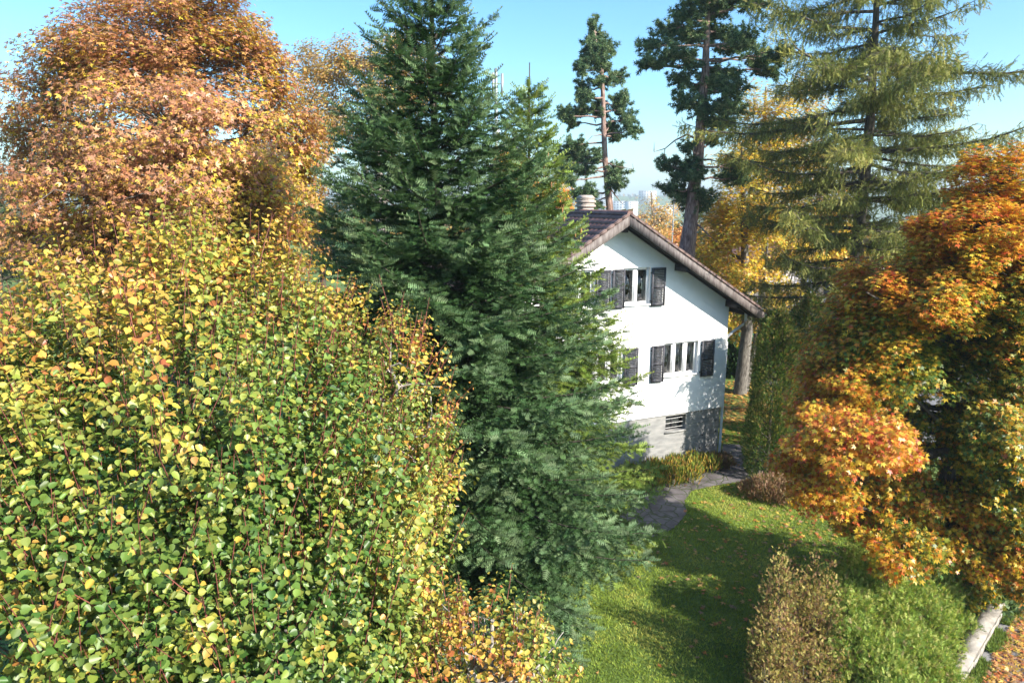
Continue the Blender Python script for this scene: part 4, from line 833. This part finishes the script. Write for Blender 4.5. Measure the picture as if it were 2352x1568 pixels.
b.build('wall',SHED,sh_); MB().box((-1.25,-.15,2.101),(1.25,2.7,2.2)).build('roof',flat('shed_roof',(.3,.3,.3),.6,.3),sh_)
cont = empty('container',(17.2,47.5,0),R(8),'dark green bin container by the road beyond the house corner','container'); b = MB()
for k in range(18): b.box((-1.4+k*.155,0 if k%2 else .04,.12),(-1.4+(k+1)*.155,1.6,1.6))
b.build('body',flat('bin_green',(.02,.1,.06),.5),cont); MB().box((-1.45,-.1,1.601),(1.43,1.7,1.72)).build('lid',flat('bin_lid',(.3,.36,.4),.5),cont)
MS = flat('mast_steel',(.32,.34,.36),.5,.6)
mp_ = W(1143,200,90); mast = empty('telecom_mast',(mp_[0]-.2,90,0),0,'grey telecom mast with panel antennas beside the fir top','mast')
MB().tube([(0,0,0),(0,0,mp_[2]+2.2)],[.35,.2],10).build('pole',MS,mast)
for k in range(3):
    a_ = k*2.1; b = MB(); x,y = math.cos(a_)*.75, math.sin(a_)*.75; z = mp_[2]-.6
    b.tube([(0,0,z+1),(x,y,z+1)],.05,6); b.box((x-.15,y-.08,z-.6),(x+.15,y+.08,z+2.2)); b.build('panel_antenna',MS,mast)
MB().box((-.5,-.5,mp_[2]-6),(.5,.5,mp_[2]-5)).build('equipment_box',MS,mast)
ap = W(1550,420,60); ae = empty('aerial',(ap[0],60,0),0,'thin rooftop style aerial pole with a flat frame left of the big pine','antenna')
MB().tube([(0,0,0),(0,0,ap[2]-.2)],.06,6).build('pole',MS,ae)
b = MB()
for q in range(5): b.tube([(-.9,-.4+q*.2,ap[2]-.1),(.9,-.4+q*.2,ap[2])],.03,4)
b.tube([(-.8,-.45,ap[2]-.1),(-.8,.45,ap[2]-.1)],.03,4); b.tube([(.8,-.45,ap[2]),(.8,.45,ap[2])],.03,4); b.build('frame',MS,ae)
# far wooded slopes
nT = 7000; an = rng.uniform(-.95,.95,nT); rr = 130*(2300/130)**rng.random(nT)**.8; X = rr*np.sin(an); Y = rr*np.cos(an); ok = (noise3(np.stack([X,Y,0*X],-1),.006,1.)+.35*(rr<500) > -.25) | (rr<350)
X=X[ok];Y=Y[ok];rr=rr[ok]; Z = terrain_z(X,Y); k = 16; n_ = len(X); hgt = rng.uniform(7,13,n_)
d_ = rdir(n_*k); Pc = np.repeat(np.stack([X,Y,Z+hgt*.45],-1),k,0)+d_*np.repeat(np.stack([hgt*.3,hgt*.3,hgt*.45],-1),k,0)*(.5+.5*rng.random((n_*k,1)))
pc = np.repeat(np.array([(.05,.08,.03),(.3,.16,.06),(.4,.25,.07),(.12,.12,.05),(.2,.12,.07)])[rng.integers(0,5,n_)],k,0)
fw = MB().field(Pc, rdir(n_*k), unit(d_+[0,0,.6]), rng.uniform(2.2,3.8,n_*k), OVAL[0], OVAL[1], vary(pc,.2), wid=rng.uniform(2.5,4.,n_*k)); tag(fw.build('distant_wood', SOFT), 'distant mixed autumn wood', 'wood', kind='stuff')
# ------------------------------------------------------------------ haze
bm = MB().box((-3000,-3000,-60),(3000,3000,75)); m, n, l, b = mat('haze'); n.remove(b); pv = n.new('ShaderNodeVolumePrincipled')
pv.inputs['Density'].default_value = .00045; pv.inputs['Color'].default_value = (.8,.9,1,1); pv.inputs['Anisotropy'].default_value = .2
l.new(pv.outputs[0], n['Material Output'].inputs['Volume']); tag(bm.build('haze', m), kind='stuff')
